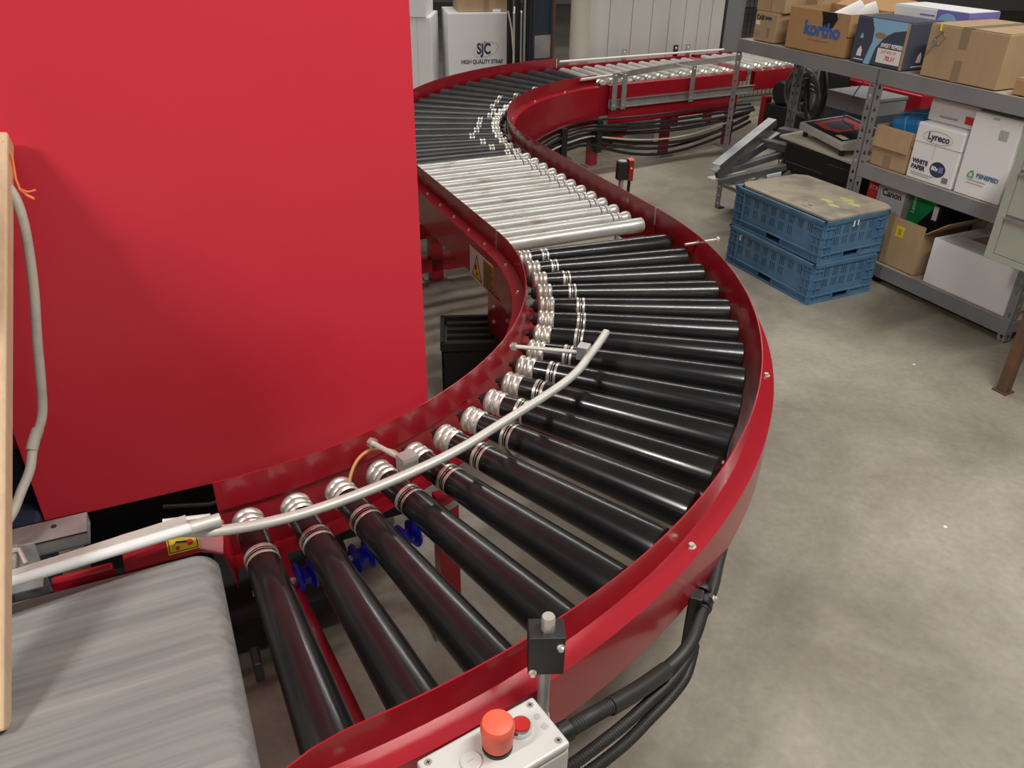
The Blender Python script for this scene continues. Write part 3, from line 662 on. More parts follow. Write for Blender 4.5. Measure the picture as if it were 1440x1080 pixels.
cz=[(.425,-1.815,.505),(.46,-1.805,.500),(.50,-1.79,.485),(.56,-1.772,.468),(.62,-1.75,.45),(.69,-1.72,.425),(.75,-1.685,.40),(.80,-1.65,.39),(.85,-1.605,.39)]
cd=thing('corrugated_conduit','thick black corrugated conduit from control box round the curve','conduit',FA)
obj('conduit',corr(cz,.0135),'conduit',cd)
obj('conduit',MB().tube(smoothp([(.85,-1.605,.39),(.90,-1.565,.395),(.95,-1.515,.40),(1.01,-1.455,.40),(1.07,-1.385,.39),(1.14,-1.28,.37),(1.2,-1.18,.36),(1.3,-1.0,.36)],5),.0145,14),'conduit',cd,label='smooth black hose length')
obj('smooth_sleeve',MB().tube(smoothp([(.53,-1.782,.476),(.59,-1.763,.459),(.64,-1.743,.443),(.68,-1.725,.428)],5),.0155,14),'conduit',cd)
gl=obj('cable_gland',MB().tube([(.402,-1.817,.508),(.418,-1.815,.506)],.019,6,smooth=False),'black',cd); obj('gland_nut',MB().tube([(.418,-1.815,.506),(.438,-1.811,.504)],.0165,14),'black',gl)
for k in range(2):
    o=.030*(k+1)
    c2=[(.395,-1.842-.006*k,.455-.03*k),(.44,-1.835-.010*k,.455-.03*k),(.50,-1.815-.012*k,.445-.03*k),(.56,-1.793-.012*k,.435-.03*k),(.62,-1.765-.012*k,.42-.025*k),(.68,-1.735-.012*k,.40-.02*k),(.74,-1.70-.012*k,.385-.015*k),(.80,-1.655,.365-.01*k)]
    single('corrugated_hose',corr(c2,.0105),'conduit',('upper','lower')[k]+' of the two thin black corrugated hoses below the thick conduit','hose',FA)
cl=thing('conduit_clamp','black double clamp holding the conduit below the outer skirt','clamp',FA,(.845,-1.585,0),45)
obj('bracket',MB().box(-.020,.012,-.014,.012,.22,.425),'black',cl,bevel=.003)
obj('clamp_ring',MB().lathe([(-.010,.021),(-.008,.023),(.008,.023),(.010,.021)],20,T(.004,-.012,.392)),'black',cl); obj('clamp_ring',MB().lathe([(.026,.021),(.028,.0225),(.040,.0225),(.042,.021)],20,T(-.0,-.008,.395)),'black',cl)
bolt_head(cl,(.01,-.034,.41),(R(60),0,0),r=.005)

# sensor on a pole beyond the white section
sp=thing('light_sensor','small black light sensor with red lit face on a pole','sensor',FA,(1.862,.42,0),-14)
obj('pole',MB().lathe([(0,.010),(.60,.010)],14,ZUP),'steel',sp,(-.012,0,0))
obj('sensor_clamp',MB().box(-.034,.010,-.018,.018,.58,.655),'black',sp,bevel=.002); obj('clamp_plate',MB().lathe([(.655,.018),(.659,.018)],18,ZUP),'steel',sp,(-.012,0,0))
obj('sensor_head',MB().box(.012,.034,-.018,.018,.575,.66),'dred',sp,bevel=.002); obj('red_lamp',MB().lathe([(0,.003),(.002,.003)],10,Matrix.Rotation(-PI/2,4,'Z')),'led',sp,(.023,-.018,.63))
obj('sensor_top',MB().box(.012,.036,-.020,.020,.660,.664),'estop',sp)
obj('sensor_cable',MB().tube([(.024,0,.575),(.022,0,.50),(.02,0,.2),(.02,0,.01)],.007,8),'black',sp)

# ------------------------------------------------------------------ floor level stuff under the curve
def fold_crate(lab,loc,rz,m):
    t=thing('folding_crate',lab,'crate',FA,loc,rz)
    L,Wd,H=.27,.22,.26
    mb=MB().box(-L/2,L/2,-Wd/2,Wd/2,0,.012)
    obj('base',mb,m,t)
    for nm,a in (('side_wall',0),('end_wall',PI/2),('side_wall',PI),('end_wall',-PI/2)):
        hx=L/2 if nm=='side_wall' else Wd/2; off=Wd/2 if nm=='side_wall' else L/2
        mb=MB().box(-hx,hx,-off+.002,-off+.006,.012,H-.01).box(-hx,hx,-off,-off+.008,.012,.03).box(-hx,hx,-off-.004,-off+.010,H-.03,H)
        for i in range(9): x=-hx+.006+i*(2*hx-.012)/8; mb.box(x-.006,x+.006,-off,-off+.008,.03,H-.03)
        for z in (.09,.15,.21): mb.box(-hx,hx,-off+.001,-off+.007,z-.008,z+.008)
        obj(nm,mb,m,t,rot=(0,0,a))
    obj('black_fill',MB().box(-L/2+.012,L/2-.012,-Wd/2+.012,Wd/2-.012,.012,H-.025),'black',t)  # black block filling the crate nearly to the rim
    for i in range(4): obj('folded_slat',MB().box(-L/2+.02,L/2-.02,-.085+.05*i,-.065+.05*i,H-.025,H-.012),'blackm',t)
    return t
fold_crate('black slatted plastic crate under the near curve',(1.005,-.05,0),-20,'blackm')

# ------------------------------------------------------------------ blue crates
def slot_wall(mb,x0,x1,z0,z1,y,th,slots):
    """vertical wall in the xz plane with rectangular holes; slots = [(xa,xb,za,zb)]"""
    zs=sorted({z0,z1}|{s[2] for s in slots}|{s[3] for s in slots})
    for za,zb in zip(zs[:-1],zs[1:]):
        holes=sorted([(s[0],s[1]) for s in slots if s[2]<=za+1e-6 and s[3]>=zb-1e-6]); x=x0
        for a,b in holes:
            if a>x+1e-6: mb.box(x,a,y,y+th,za,zb)
            x=b
        if x<x1-1e-6: mb.box(x,x1,y,y+th,za,zb)
def blue_crate(lab,loc,rz,fr,H=.195):
    t=thing('plastic_crate',lab,'crate',fr,loc,rz,None); L,Wd=.60,.40
    obj('base',MB().box(-L/2+.01,L/2-.01,-Wd/2+.01,Wd/2-.01,.004,.012),'crate',t)
    inn=.010
    for nm,a,hx,off in (('side_wall',0,L/2,Wd/2),('end_wall',PI/2,Wd/2,L/2),('side_wall',PI,L/2,Wd/2),('end_wall',-PI/2,Wd/2,L/2)):
        mb=MB(); sl=[]; wx=hx-.075; n=8 if nm=='side_wall' else 5
        for row,(za,zb) in enumerate(((.124,.164),(.072,.112))):
            nn=n if row==0 else n-(2 if nm=='side_wall' else 0)
            for g in range(nn):
                xc=-wx+.020+g*(2*wx-.04)/(n-1)
                for q in (-1,0,1): sl.append((xc+q*.0115-.0029,xc+q*.0115+.0029,za,zb))
        sl.append((-.052,.052,.012,.038))
        slot_wall(mb,-hx+.03,hx-.03,.008,H-.01,-off+inn,.004,sl)
        mb.box(-hx+.004,hx-.004,-off+.002,-off+inn+.006,H-.018,H-.008)         # upper rib
        mb.box(-hx,hx,-off,-off+.014,H-.008,H)                                 # rim
        mb.box(-hx+.006,-.055,-off+.001,-off+.012,.036,.041); mb.box(.055,hx-.006,-off+.001,-off+.012,.036,.041)
        mb.box(-.060,.060,-off-.0,-off+.012,.038,.043)
        mb.box(-hx+.006,hx-.006,-off+.002,-off+.012,.0,.010)
        for s in (-1,1):
            mb.box(s*.052-.003,s*.052+.003,-off+.001,-off+.012,.008,.040)
            for q in (.012,.040,.068): x=s*(hx-q); mb.box(x-.002,x+.002,-off+.002,-off+.012,.010,H-.01)
            xa,xb=sorted((s*(hx-.006),s*(hx-.072)))
            for z in (.075,.118,.16): mb.box(xa,xb,-off+.002,-off+.012,z-.002,z+.002)
        obj(nm,mb,'crate',t,rot=(0,0,a))
    obj('slot_shade',MB().box(-L/2+.024,L/2-.024,-Wd/2+.024,Wd/2-.024,.012,H-.02),'blackm',t)  # black block put in as the shade behind the slots
    for sx_ in (-1,1):
        for sy_ in (-1,1):
            xa,xb=sorted((sx_*(L/2-.030),sx_*(L/2-.006))); ya,yb=sorted((sy_*(Wd/2-.030),sy_*(Wd/2-.006)))
            obj('corner_post',MB().box(xa,xb,ya,yb,.004,H-.006),'crate',t,bevel=.008)
    return t
cc0=(1.012,-.300)
c1=blue_crate('lower blue slotted plastic crate standing on the floor',(*cc0,0),-.5,FS)
c2=blue_crate('upper blue slotted plastic crate under the dirty board',(1.000,-.285,.196),1.,FS)
obj('paper_scrap',MB().box(-.006,.006,-.0005,0,-.012,.012).box(-.002,.010,-.0005,0,.008,.02),'whitep',c1,(-.215,-.2005+.0095,.150))
obj('end_sticker',MB().box(-.005,.005,-.0005,0,-.014,.014),'whitep',c2,(.298,-.02,.165),(0,0,PI/2)); obj('end_sticker',MB().box(-.004,.004,-.0005,0,-.012,.012),'whitep',c2,(.298,.004,.168),(0,0,PI/2))
bd=thing('plywood_board','dirty grey brown plywood board lying on the blue crates','board',FS,(1.000,-.262,.392),1.5)
L,Wd,cc=.295,.205,.045
poly=[(-L+cc,-Wd),(L-.02,-Wd),(L,-Wd+.02),(L,Wd-cc*.6),(L-cc,Wd),(-L+cc,Wd),(-L,Wd-cc),(-L,-Wd+.03)]
obj('board',MB().prism(poly,0,.012),'ply',bd,bevel=.002)
def blob(cx_,cy_,r,seed,z=.0122,n=14):
    random.seed(seed); return MB().prism([(cx_+r*random.uniform(.4,1.2)*math.cos(2*PI*i/n),cy_+r*.6*random.uniform(.4,1.2)*math.sin(2*PI*i/n)) for i in range(n)],z-.001,z+.0004)
for a in ((.13,.07,.050,1),(.10,-.02,.040,2),(.20,.05,.040,3),(.16,-.05,.034,5)): obj('paint_splash',blob(*a),'paint',bd,label='pale yellow green paint splash')
obj('dark_mark',MB().box(.10,.125,-.145,-.138,.0121,.0125).box(.095,.15,-.172,-.169,.0121,.0125),'blackp',bd)

# ------------------------------------------------------------------ shelving
def perf_post(parent,x,y,H,fx,fy,name='post'):
    """L-shaped post; fx: direction of the front flange along x (+1/-1), fy: side flange along +y(+1)/-y"""
    mb=MB(); wd=.036; th=.0018
    n=int(H/.05); 
    def flange(m4,w_):
        mb.box(0,w_*.28,0,th,0,H,m4); mb.box(w_*.72,w_,0,th,0,H,m4)
        for i in range(n+1):
            z=i*.05; za=z+.014; zb=z+.036
            z2=min(z+.05,H)
            mb.box(w_*.28,w_*.72,0,th,z,min(za,H),m4)
            if zb<H: mb.box(w_*.28,w_*.72,0,th,zb,z2,m4)
            if zb<H:
                up_=(i%2==0)
                # keyhole: narrow half with cheeks
                q=(za,za+.010) if up_ else (zb-.010,zb)
                mb.box(w_*.28,w_*.40,0,th,q[0],q[1],m4); mb.box(w_*.60,w_*.72,0,th,q[0],q[1],m4)
    m1=T(x,y,0)@(Matrix.Identity(4) if fx>0 else Matrix.Scale(-1,4,(1,0,0)))
    flange(m1,wd)
    m2=T(x,y,0)@(Matrix.Rotation(PI/2,4,'Z') if fy>0 else Matrix.Rotation(-PI/2,4,'Z'))
    flange(m2,wd)
    o=obj(name,mb,'shelf',parent)
    obj('post_foot',MB().box(min(x,x+fx*.04),max(x,x+fx*.04),min(y,y+fy*.04),max(y,y+fy*.04),0,.006),'black',o)
    for z in (H-.02,H-.05): 
        r=obj('rivet',MB().lathe([(0,.005),(.002,.004)],12,T(x+fx*.012,y-.0005*fy,z)@Matrix.Rotation(-fy*PI/2,4,'Z')),'zinc',o)
    return o
DEP=.48
def rack(lab,x0,x1,levels):
    t=thing('steel_shelving',lab,'shelf',FS,(x0,0,0)); w_=x1-x0
    perf_post(t,0,0,.95,1,1); perf_post(t,w_,0,.95,-1,1); perf_post(t,0,DEP,.95,1,-1); perf_post(t,w_,DEP,.95,-1,-1)
    for z in levels:
        s=obj('shelf_board',MB().box(.004,w_-.004,.006,DEP-.006,z-.012,z),'board',t)
        obj('front_beam',MB().box(.002,w_-.002,-.0035,-.0005,z-.060,z+.001).box(.002,w_-.002,-.0035,.006,z,z+.002).box(.002,w_-.002,-.0035,.014,z-.062,z-.060),'shelf',s)
        obj('rear_beam',MB().box(.002,w_-.002,DEP+.0005,DEP+.0035,z-.060,z+.001),'shelf',s)
        obj('side_beam',MB().box(-.0035,-.0005,.002,DEP-.002,z-.05,z),'shelf',s); obj('side_beam',MB().box(w_+.0005,w_+.0035,.002,DEP-.002,z-.05,z),'shelf',s)
    return t
rack('left unit of the grey perforated steel shelving',0,.981,(.95,.20))
rack('right unit of the grey perforated steel shelving',.989,1.945,(.95,.525,.095))

def carton(name,lab,cat,x,y,z,L,Wd,H,rz=0,m='card',tape=True,group=None,tw_=.05,seam=True,fr=FS,flaps=False):
    """front-left-bottom corner at x,y,z; L along x, Wd along y"""
    t=thing(name,lab,cat,fr,(x,y,z+.001),rz,group)
    obj('body',MB().box(0,L,0,Wd,0,H),m,t,bevel=.004)
    if seam:
        obj('top_flap',MB().box(.003,L-.003,.002,Wd/2-.001,H,H+.003),m,t); obj('top_flap',MB().box(.003,L-.003,Wd/2+.001,Wd-.002,H,H+.003),m,t)
    if tape: obj('parcel_tape',MB().box(L/2-tw_/2,L/2+tw_/2,0,Wd,H+.003,H+.0035),'tape',t)
    return t
def open_carton(name,lab,x,y,z,L,Wd,H,rz=0,m='card',fr=FS,flaps=(30,60,40,50),cat='box',fl_=.5):
    t=thing(name,lab,cat,fr,(x,y,z+.001),rz); th=.005
    mb=MB().box(0,L,0,th,0,H).box(0,L,Wd-th,Wd,0,H).box(0,th,th,Wd-th,0,H).box(L-th,L,th,Wd-th,0,H).box(0,L,0,Wd,0,th)
    obj('body',mb,m,t)
    fw_=Wd*fl_
    specs=[((0,0,H),(1,0,0),L,flaps[0],-1),((0,Wd,H),(1,0,0),L,flaps[1],1)]
    if flaps[0] is not None: obj('flap',MB().box(0,L,-fw_,0,0,.004),m,t,(0,-.004,H),(R(flaps[0]),0,0),bevel=.002)
    if flaps[1] is not None: obj('flap',MB().box(0,L,0,fw_,0,.004),m,t,(0,Wd,H),(R(-flaps[1]),0,0))
    if flaps[2] is not None: obj('flap',MB().box(-fw_*.6,0,0,Wd,0,.004),m,t,(0,0,H),(0,R(-flaps[2]),0))
    if flaps[3] is not None: obj('flap',MB().box(0,fw_*.6,0,Wd,0,.004),m,t,(L,0,H),(0,R(flaps[3]),0))
    return t
FR=(PI/2,0,0)            # writing on a front face
# --- top shelf, left to right
t=carton('carton','lower small brown carton with two faces printed at the shelf end','box',.070,.035,.953,.165,.17,.14,0,group=None,tape=False)
text('printed_text','CAB',.030,'blackp',t,(.01,-.001,.105),bold=.0006); obj('white_label',MB().box(0,.03,-.001,0,.078,.096),'whitep',t,(.01,0,0))
obj('dark_print',MB().box(.075,.125,-.001,0,.108,.122),'slate',t)
for i in range(4): obj('text_line',MB().box(.012,.06-random.uniform(0,.015),-.001,0,.045-i*.010,.0475-i*.010),'tape',t)
obj('leaf_print',MB().box(.10,.12,-.001,0,.02,.07),'tape',t)
t=carton('carton','upper brown carton stacked on the small printed carton','box',.055,.045,1.097,.20,.20,.16,3,tape=False); obj('edge_tape',MB().box(.10,.104,-.001,0,0,.16),'tape',t)
t=carton('carton','taller brown carton behind the stacked pair, blue mark on side','box',.238,.20,.953,.093,.20,.24,0,tape=False); obj('blue_print',MB().lathe([(0,.018),(.001,.018)],16,T(.065,-.001,.09)@Matrix.Rotation(PI/2,4,'Z')),'blue',t)
t=open_carton('carton','open brown carton with large blue lettering and a black soot stain',.335,.022,.953,.395,.27,.192,0,'cardo',flaps=(None,-15,None,88),fl_=.6)
text('lettering','kortho',.085,'blue',t,(.115,-.0012,.080),bold=.0035)
obj('text_line',MB().box(.15,.29,-.0008,0,.054,.060),'tape',t)
obj('contents',MB().box(.02,.375,.02,.25,.10,.12),'blackm',t)
obj('soot_stain',MB().prism([(.215,.19),(.31,.19),(.325,.165),(.30,.125),(.275,.112),(.262,.125),(.25,.105),(.232,.13),(.228,.16)],0,.0006,Matrix.Rotation(PI/2,4,'X')),'blackm',t,(0,-.0005,0),label='black sooty stain')
for i,(x,y,a) in enumerate(((.62,.12,70),(.66,.17,50))):
    tag(obj('paper_roll',MB().lathe([(-.09,.026),(-.09,.036),(.07,.036),(.07,.026)],22),'cardw',None,FS.w((x,y,1.135)),(R(0),R(-25),FS.a+R(a))),('left','right')[i]+' of the white paper rolls in the soot-stained open carton','paper roll')
t=carton('carton','dark slate and light blue carton reading sweet peppers','box',.780,.022,.953,.305,.20,.195,0,'slate',tape=False)
obj('light_blue_field',MB().prism([(.085,.195),(.292,.195),(.292,.165),(.22,.150),(.175,.125),(.135,.075),(.120,.02),(.115,.0),(.080,.0),(.095,.05),(.110,.10),(.108,.15)],0,.0008,Matrix.Rotation(PI/2,4,'X')),'lblue',t)
obj('hand_hole',MB().prism([(.150+.028*math.cos(q)*1.2,.128+.013*math.sin(q)) for q in [2*PI*i/16 for i in range(16)]],0,.0014,Matrix.Rotation(PI/2,4,'X')),'cardd',t)
text('lettering','SWEET PEPPERS',.024,'whitep',t,(.162,-.0016,.083),bold=.0008,sx=.72,shear=.2)
lbp=obj('white_label',MB().box(.150,.282,-.0016,0,.016,.077),'whitep',t); text('handwriting','217 474 19',.018,'redp',lbp,(.17,-.002,.058),shear=.3); text('handwriting','70.16',.026,'redp',lbp,(.195,-.002,.030),shear=.3,bold=.0006)
def house(parent,x,z,rot,loc,s=1): 
    return obj('house_logo',MB().prism([(x-.014*s,z),(x+.014*s,z),(x+.014*s,z+.026*s),(x+.004*s,z+.044*s),(x-.010*s,z+.028*s)],0,.0012,Matrix.Rotation(PI/2,4,'X')),'whitep',parent,loc,rot)
house(t,.045,.028,(0,0,0),(0,0,0)); house(t,.09,.03,(0,0,PI/2),(.3055,0,0)); obj('drop_logo',MB().prism([(.035,.105),(.052,.105),(.052,.115),(.044,.128),(.036,.115)],0,.0012,Matrix.Rotation(PI/2,4,'X')),'lblue',t)
obj('text_line',MB().box(.02,.075,-.001,0,.012,.016),'whitep',t); obj('text_line',MB().box(.0,.001,.05,.15,.012,.016),'whitep',t,(.305,0,0)); obj('raw_edge',MB().box(.286,.300,-.0012,0,.0,.195),'card',t)
t=carton('carton','flat white and purple box behind the sweet peppers carton','box',.765,.26,.953,.405,.20,.235,0,'cardw',tape=False)
obj('purple_field',MB().box(.24,.4055,-.001,0,.0,.236),'purple',t); obj('purple_side',MB().box(.4055,.4065,0,.2,.0,.236),'purple',t)
obj('pale_circle',MB().lathe([(0,.055),(.0012,.055)],24,T(.30,-.0022,.17)@Matrix.Rotation(PI/2,4,'Z')),'lblue',t)
for i in range(3): obj('text_line',MB().box(.15,.23-.01*i,-.0014,0,.205-i*.018,.211-i*.018),'purple',t)
t=carton('carton','big brown taped carton on the right of the top shelf','box',1.180,.024,.953,.372,.38,.208,0,'card',tw_=.045)
obj('front_tape',MB().box(.155,.195,-.001,0,.13,.2115),'tape',t); obj('front_tape',MB().box(.155,.193,-.001,0,.0,.085),'tape',t); obj('front_tape',MB().box(.155,.195,.0,.38,.2116,.2122),'tape',t)
b=thing('wire_buckle','bent wire buckle hooked on the corner of big carton','buckle',FS,(1.215,.018,1.07))
obj('loop',MB().tube([(0,0,.035),(.035,0,.070),(.055,0,.050),(.030,0,.015),(.0,0,.035)],.003,6),'steel',b); obj('stem',MB().tube([(.020,-.003,.035),(-.015,-.003,-.02)],.005,8),'steel',b); obj('yellow_tie',MB().tube([(.02,0,.07),(.018,0,.10)],.004,8),'yellow',b)
t=carton('carton','orange brown small box at the right end of the top shelf','box',1.62,.03,.953,.20,.20,.06,0,'cardo',tape=False)
t=thing('tape_dispenser','black tape gun behind the orange box on the top shelf','tape dispenser',FS,(1.62,.25,.953)); obj('frame',MB().box(0,.16,0,.05,.0,.05).box(.02,.05,0,.05,.05,.13),'black',t,bevel=.006); obj('reel',MB().lathe([(0,.055),(.05,.055)],22,T(.11,0,.085)@Matrix.Rotation(PI/2,4,'Z')),'tape',t)

# --- middle shelf (right unit)
t=open_carton('carton','brown carton holding blue foil parcels on the middle shelf',1.030,.022,.526,.205,.32,.185,0,'card',flaps=(86,None,None,88),fl_=.30)
obj('front_tape',MB().box(.075,.115,-.0012,0,.0,.06),'tape',t)
tag(obj('blue_parcel',MB().box(0,.17,0,.20,0,.105),'foil',None,FS.w((1.052,.08,.64)),(R(6),R(-8),FS.a+R(8)),bevel=.03),'blue foil wrapped parcel tied with string in the carton','parcel')
pc=bpy.data.objects['blue_parcel']; obj('string',MB().box(.082,.086,-.001,.201,-.001,.106).box(-.001,.171,.09,.094,-.001,.106),'lblue',pc)
t=carton('paper_carton','white carton printed white paper with navy oval on middle shelf','box',1.246,.020,.526,.238,.30,.240,0,'cardw',tape=False)
obj('lid_edge',MB().box(-.001,.239,-.0015,.301,.162,.164),'ctrlg',t); obj('seam_line',MB().box(.112,.1135,-.001,0,.10,.162),'ctrlg',t)
text('lettering','Lyreco',.040,'navy',t,(.062,-.0015,.183),bold=.001)
el=[(.115+.075*math.cos(2*PI*i/28),-.001,.195+.026*math.sin(2*PI*i/28)) for i in range(29)]
obj('ellipse_logo',MB().tube(el,.0008,6),'yellowd',t)
text('lettering','WHITE\nPAPER',.026,'navy',t,(.016,-.0015,.070),bold=.0012)
ov=obj('navy_oval',MB().prism([(.152+.040*math.cos(2*PI*i/24),.066+.033*math.sin(2*PI*i/24)) for i in range(24)],0,.001,Matrix.Rotation(PI/2,4,'X')),'navy',t); text('lettering','80g',.024,'whitep',ov,(.120,-.0015,.060),bold=.0008)
obj('page_icon',MB().box(.160,.180,-.0016,-.001,.055,.080),'purple',ov)
for i in range(7): obj('barcode_bar',MB().box(.185+i*.0045,.187+i*.0045+.001*(i%2),-.001,0,.018,.042),'slate',t)
obj('text_line',MB().box(.02,.14,-.001,0,.026,.031),'ctrlg',t); obj('text_line',MB().box(.02,.12,-.001,0,.018,.022),'ctrlg',t)
t=carton('carton','white box with red sticker above the white paper carton','box',1.235,.08,.771,.24,.24,.090,0,'cardw',tape=False)
obj('red_sticker',MB().box(.185,.225,-.0012,0,.018,.050),'redp',t); obj('text_line',MB().box(.06,.15,-.0008,0,.02,.03),'ctrlg',t)
t=carton('carton','tall white carton with small green recycling logo','box',1.500,.020,.526,.216,.30,.335,0,'cardw',tape=False)
text('lettering','BENEFIED',.024,'bluegrey',t,(.085,-.0012,.085),bold=.001); obj('text_line',MB().box(.050,.135,-.0008,0,.066,.071),'ctrlg',t); obj('text_line',MB().box(.048,.128,-.0008,0,.054,.058),'ctrlg',t)
t3=[(.062,-.001,.082),(.045,-.001,.082),(.053,-.001,.100),(.070,-.001,.100)]
obj('recycling_logo',MB().tube([(.072,-.001,.086),(.064,-.001,.108),(.052,-.001,.098)],.003,6).tube([(.048,-.001,.094),(.046,-.001,.082),(.056,-.001,.080)],.003,6).tube([(.062,-.001,.080),(.072,-.001,.080)],.003,6),'greenp',t)
obj('top_tab',MB().box(.085,.115,-.0012,0,.322,.330),'ctrlg',t); obj('faint_print',MB().box(.13,.17,-.0008,0,.25,.29),'ctrlg',t)

# --- bottom shelf (right unit)
t=carton('carton','grey-white carton with black lettering on bottom shelf behind the crates','box',1.070,.10,.096,.140,.28,.345,0,'cardw',tape=False)
text('lettering','Canon',.043,'blackp',t,(.010,-.0012,.285),bold=.001)
t=carton('carton','small red carton at the left end of the bottom shelf','box',1.006,.085,.096,.060,.25,.34,0,'cardw',tape=False); obj('red_field',MB().box(0,.060,-.001,0,.2,.344),'redp',t); text('lettering','1TX',.028,'whitep',t,(.008,-.002,.30))
t=carton('toner_box','green and black toner box standing in the open carton','box',1.245,.105,.101,.165,.13,.352,0,'black',tape=False)
obj('green_field',MB().prism([(0,.2),(0,.355),(.165,.355),(.10,.255),(.06,.2)],0,.001,Matrix.Rotation(PI/2,4,'X')),'greenp',t); obj('green_top',MB().box(0,.165,0,.13,.3552,.3562),'greenp',t)
text('lettering','Lexmark',.028,'whitep',t,(.030,-.0015,.245),rot=(PI/2,-PI/2,0)); obj('white_label',MB().box(.130,.155,-.0015,0,.245,.31),'whitep',t)
t=carton('carton','pale grey box standing behind the green toner box','box',1.423,.34,.096,.052,.1,.36,0,'ctrl',tape=False)
t=open_carton('carton','open brown carton with yellow label on the bottom shelf',1.215,.024,.096,.205,.30,.20,0,'card',flaps=(None,None,None,-38),fl_=.75)
yl=obj('yellow_label',MB().box(.055,.098,-.0012,0,.150,.200),'yellow',t); obj('label_print',MB().box(.067,.086,-.0018,-.0012,.160,.190),'yellowd',yl)
obj('front_rim',MB().box(0,.205,0,.005,.199,.235),'card',t)
t=open_carton('carton','large white open carton at the right end of the bottom shelf',1.482,.018,.096,.412,.34,.212,0,'cardw',flaps=(None,-60,None,None),fl_=.45)
obj('folded_flap',MB().box(.01,.40,.01,.17,.198,.202,Matrix.Rotation(R(-3),4,'X')),'cardw',t)
obj('paper_filling',MB().box(.03,.38,.03,.31,.15,.19),'cardd',t,bevel=.02)

# --- left unit: printer, board, scale, drawers, steel profiles
t=thing('black_printer','large black printer housing below the cream board','printer',FS,(.36,.13,.201))
obj('housing',MB().box(0,.56,0,.33,0,.262),'black',t,bevel=.006)
obj('paper_tray',MB().box(.04,.52,-.006,0,.03,.10),'blackm',t); obj('front_trim',MB().box(.02,.30,-.003,0,.16,.165).box(.32,.52,-.003,0,.22,.224),'slate',t); obj('paper_slot',MB().box(.05,.50,-.004,0,.125,.150),'blackm',t)
single('cream_board',MB().prism([(.27,.16),(.940,.105),(.940,.66),(.17,.80)],.464,.476),'cream','cream board lying on the black printer under the scale','board',FS)
sc=thing('weighing_scale','pale grey desktop device with red and black display panel','scale',FS,(.575,.315,.477),-17)
mbx=MB().prism([(-.235,0),(.235,0),(.235,.03),(-.235,.03)],0,0)
h0,h1=.072,.105
mb=MB(); v=[(-.235,-.14,.032),(.235,-.14,.032),(.235,.14,.032),(-.235,.14,.032),(-.235,-.14,h0),(.235,-.14,h0),(.235,.14,h1),(-.235,.14,h1)]
mb.add(v,((3,2,1,0),(4,5,6,7),(0,1,5,4),(1,2,6,5),(2,3,7,6),(3,0,4,7))); obj('casing',mb,'ctrl',sc,bevel=.008)
tl=math.atan2(h1-h0,.28)
fp=obj('display_panel',MB().box(-.205,.205,.012,.262,0,.0015),'black',sc,(0,-.137,h0+.0005),(tl,0,0))
obj('red_field',MB().prism([(-.17,.05),(-.03,.04),(.06,.07),(.06,.20),(-.02,.235),(-.17,.235)],.0015,.002),'redp',fp); obj('dark_window',MB().prism([(-.14,.08),(-.03,.075),(.03,.10),(.03,.175),(-.03,.205),(-.14,.20)],.002,.0025),'slate',fp)
obj('yellow_label',MB().box(.10,.135,.03,.06,.0015,.002),'yellow',fp); obj('white_label',MB().box(.137,.19,.03,.06,.0015,.002),'whitep',fp)
for x in (-.2,.2):
    for y in (-.11,.11): obj('rubber_foot',MB().lathe([(0,.014),(.033,.014)],12,ZUP),'rubber',sc,(x,y,0))
single('thin_cable',MB().tube(smoothp([(.50,.46,.78),(.47,.44,.70),(.49,.38,.60),(.53,.34,.592),(.63,.29,.590),(.72,.24,.582)],5),.003,6),'cableg','thin grey cable draped over the weighing device','cable',FS)
t=thing('drawer_unit','grey steel drawer unit standing behind the weighing device','drawers',FS,(.205,.53,.477))
obj('cream_base',MB().box(-.02,.34,-.015,.28,0,.035),'cream',t,bevel=.004)
obj('drawer',MB().box(0,.32,0,.27,.035,.110),'slate',t,bevel=.003); obj('drawer',MB().box(0,.32,.0,.27,.112,.190),'greyw',t,bevel=.003); obj('top_plate',MB().box(-.005,.325,-.004,.27,.191,.205),'greyw',t); obj('edge_rim',MB().box(-.002,.322,-.006,-.001,.185,.190),'steel',t)
# folded steel angles stacked on the lower shelf
def angle_bar(lab,p,q,w_=.055,m='dsteel',roll=0):
    p=Vector(p);q=Vector(q); ln=(q-p).length; ax=(q-p).normalized()
    t=bpy.data.objects.new('steel_angle',None); C.objects.link(t)
    zz=Vector((0,0,1)); ys=zz.cross(ax).normalized(); zs=ax.cross(ys)
    m4=Matrix(((ax.x,ys.x,zs.x,0),(ax.y,ys.y,zs.y,0),(ax.z,ys.z,zs.z,0),(0,0,0,1)))@Matrix.Rotation(R(roll),4,'X')
    t.rotation_euler=(Matrix.Rotation(FS.a,4,'Z')@m4).to_euler(); t.location=FS.w(p)
    tag(t,lab,'steel profile')
    obj('flange',MB().box(0,ln,0,w_,0,.003),m,t,bevel=.001); obj('flange',MB().box(0,ln,0,.003,-w_*.6,0),m,t,bevel=.001)
    return t
angle_bar('top grey steel profile of the heap by left shelf post',(.17,-.15,.31),(.06,.32,.50),.06)
angle_bar('second grey steel profile of the heap, just under the topmost',(.15,-.14,.265),(.13,.30,.44),.07)
angle_bar('third grey steel profile lying low across the heap',(.10,-.12,.245),(.28,.22,.38),.05)
angle_bar('long front grey steel profile with bright cut end',(.19,-.17,.235),(.40,.12,.345),.05)
angle_bar('horizontal grey steel profile pointing right behind the heap',(.10,.30,.46),(.52,.44,.465),.07)
angle_bar('lower horizontal steel profile with white end near the printer',(.10,.18,.41),(.40,.20,.42),.06)
angle_bar('upright perforated steel offcut leaning before the blue bin',(.40,-.03,.205),(.47,.09,.33),.03)
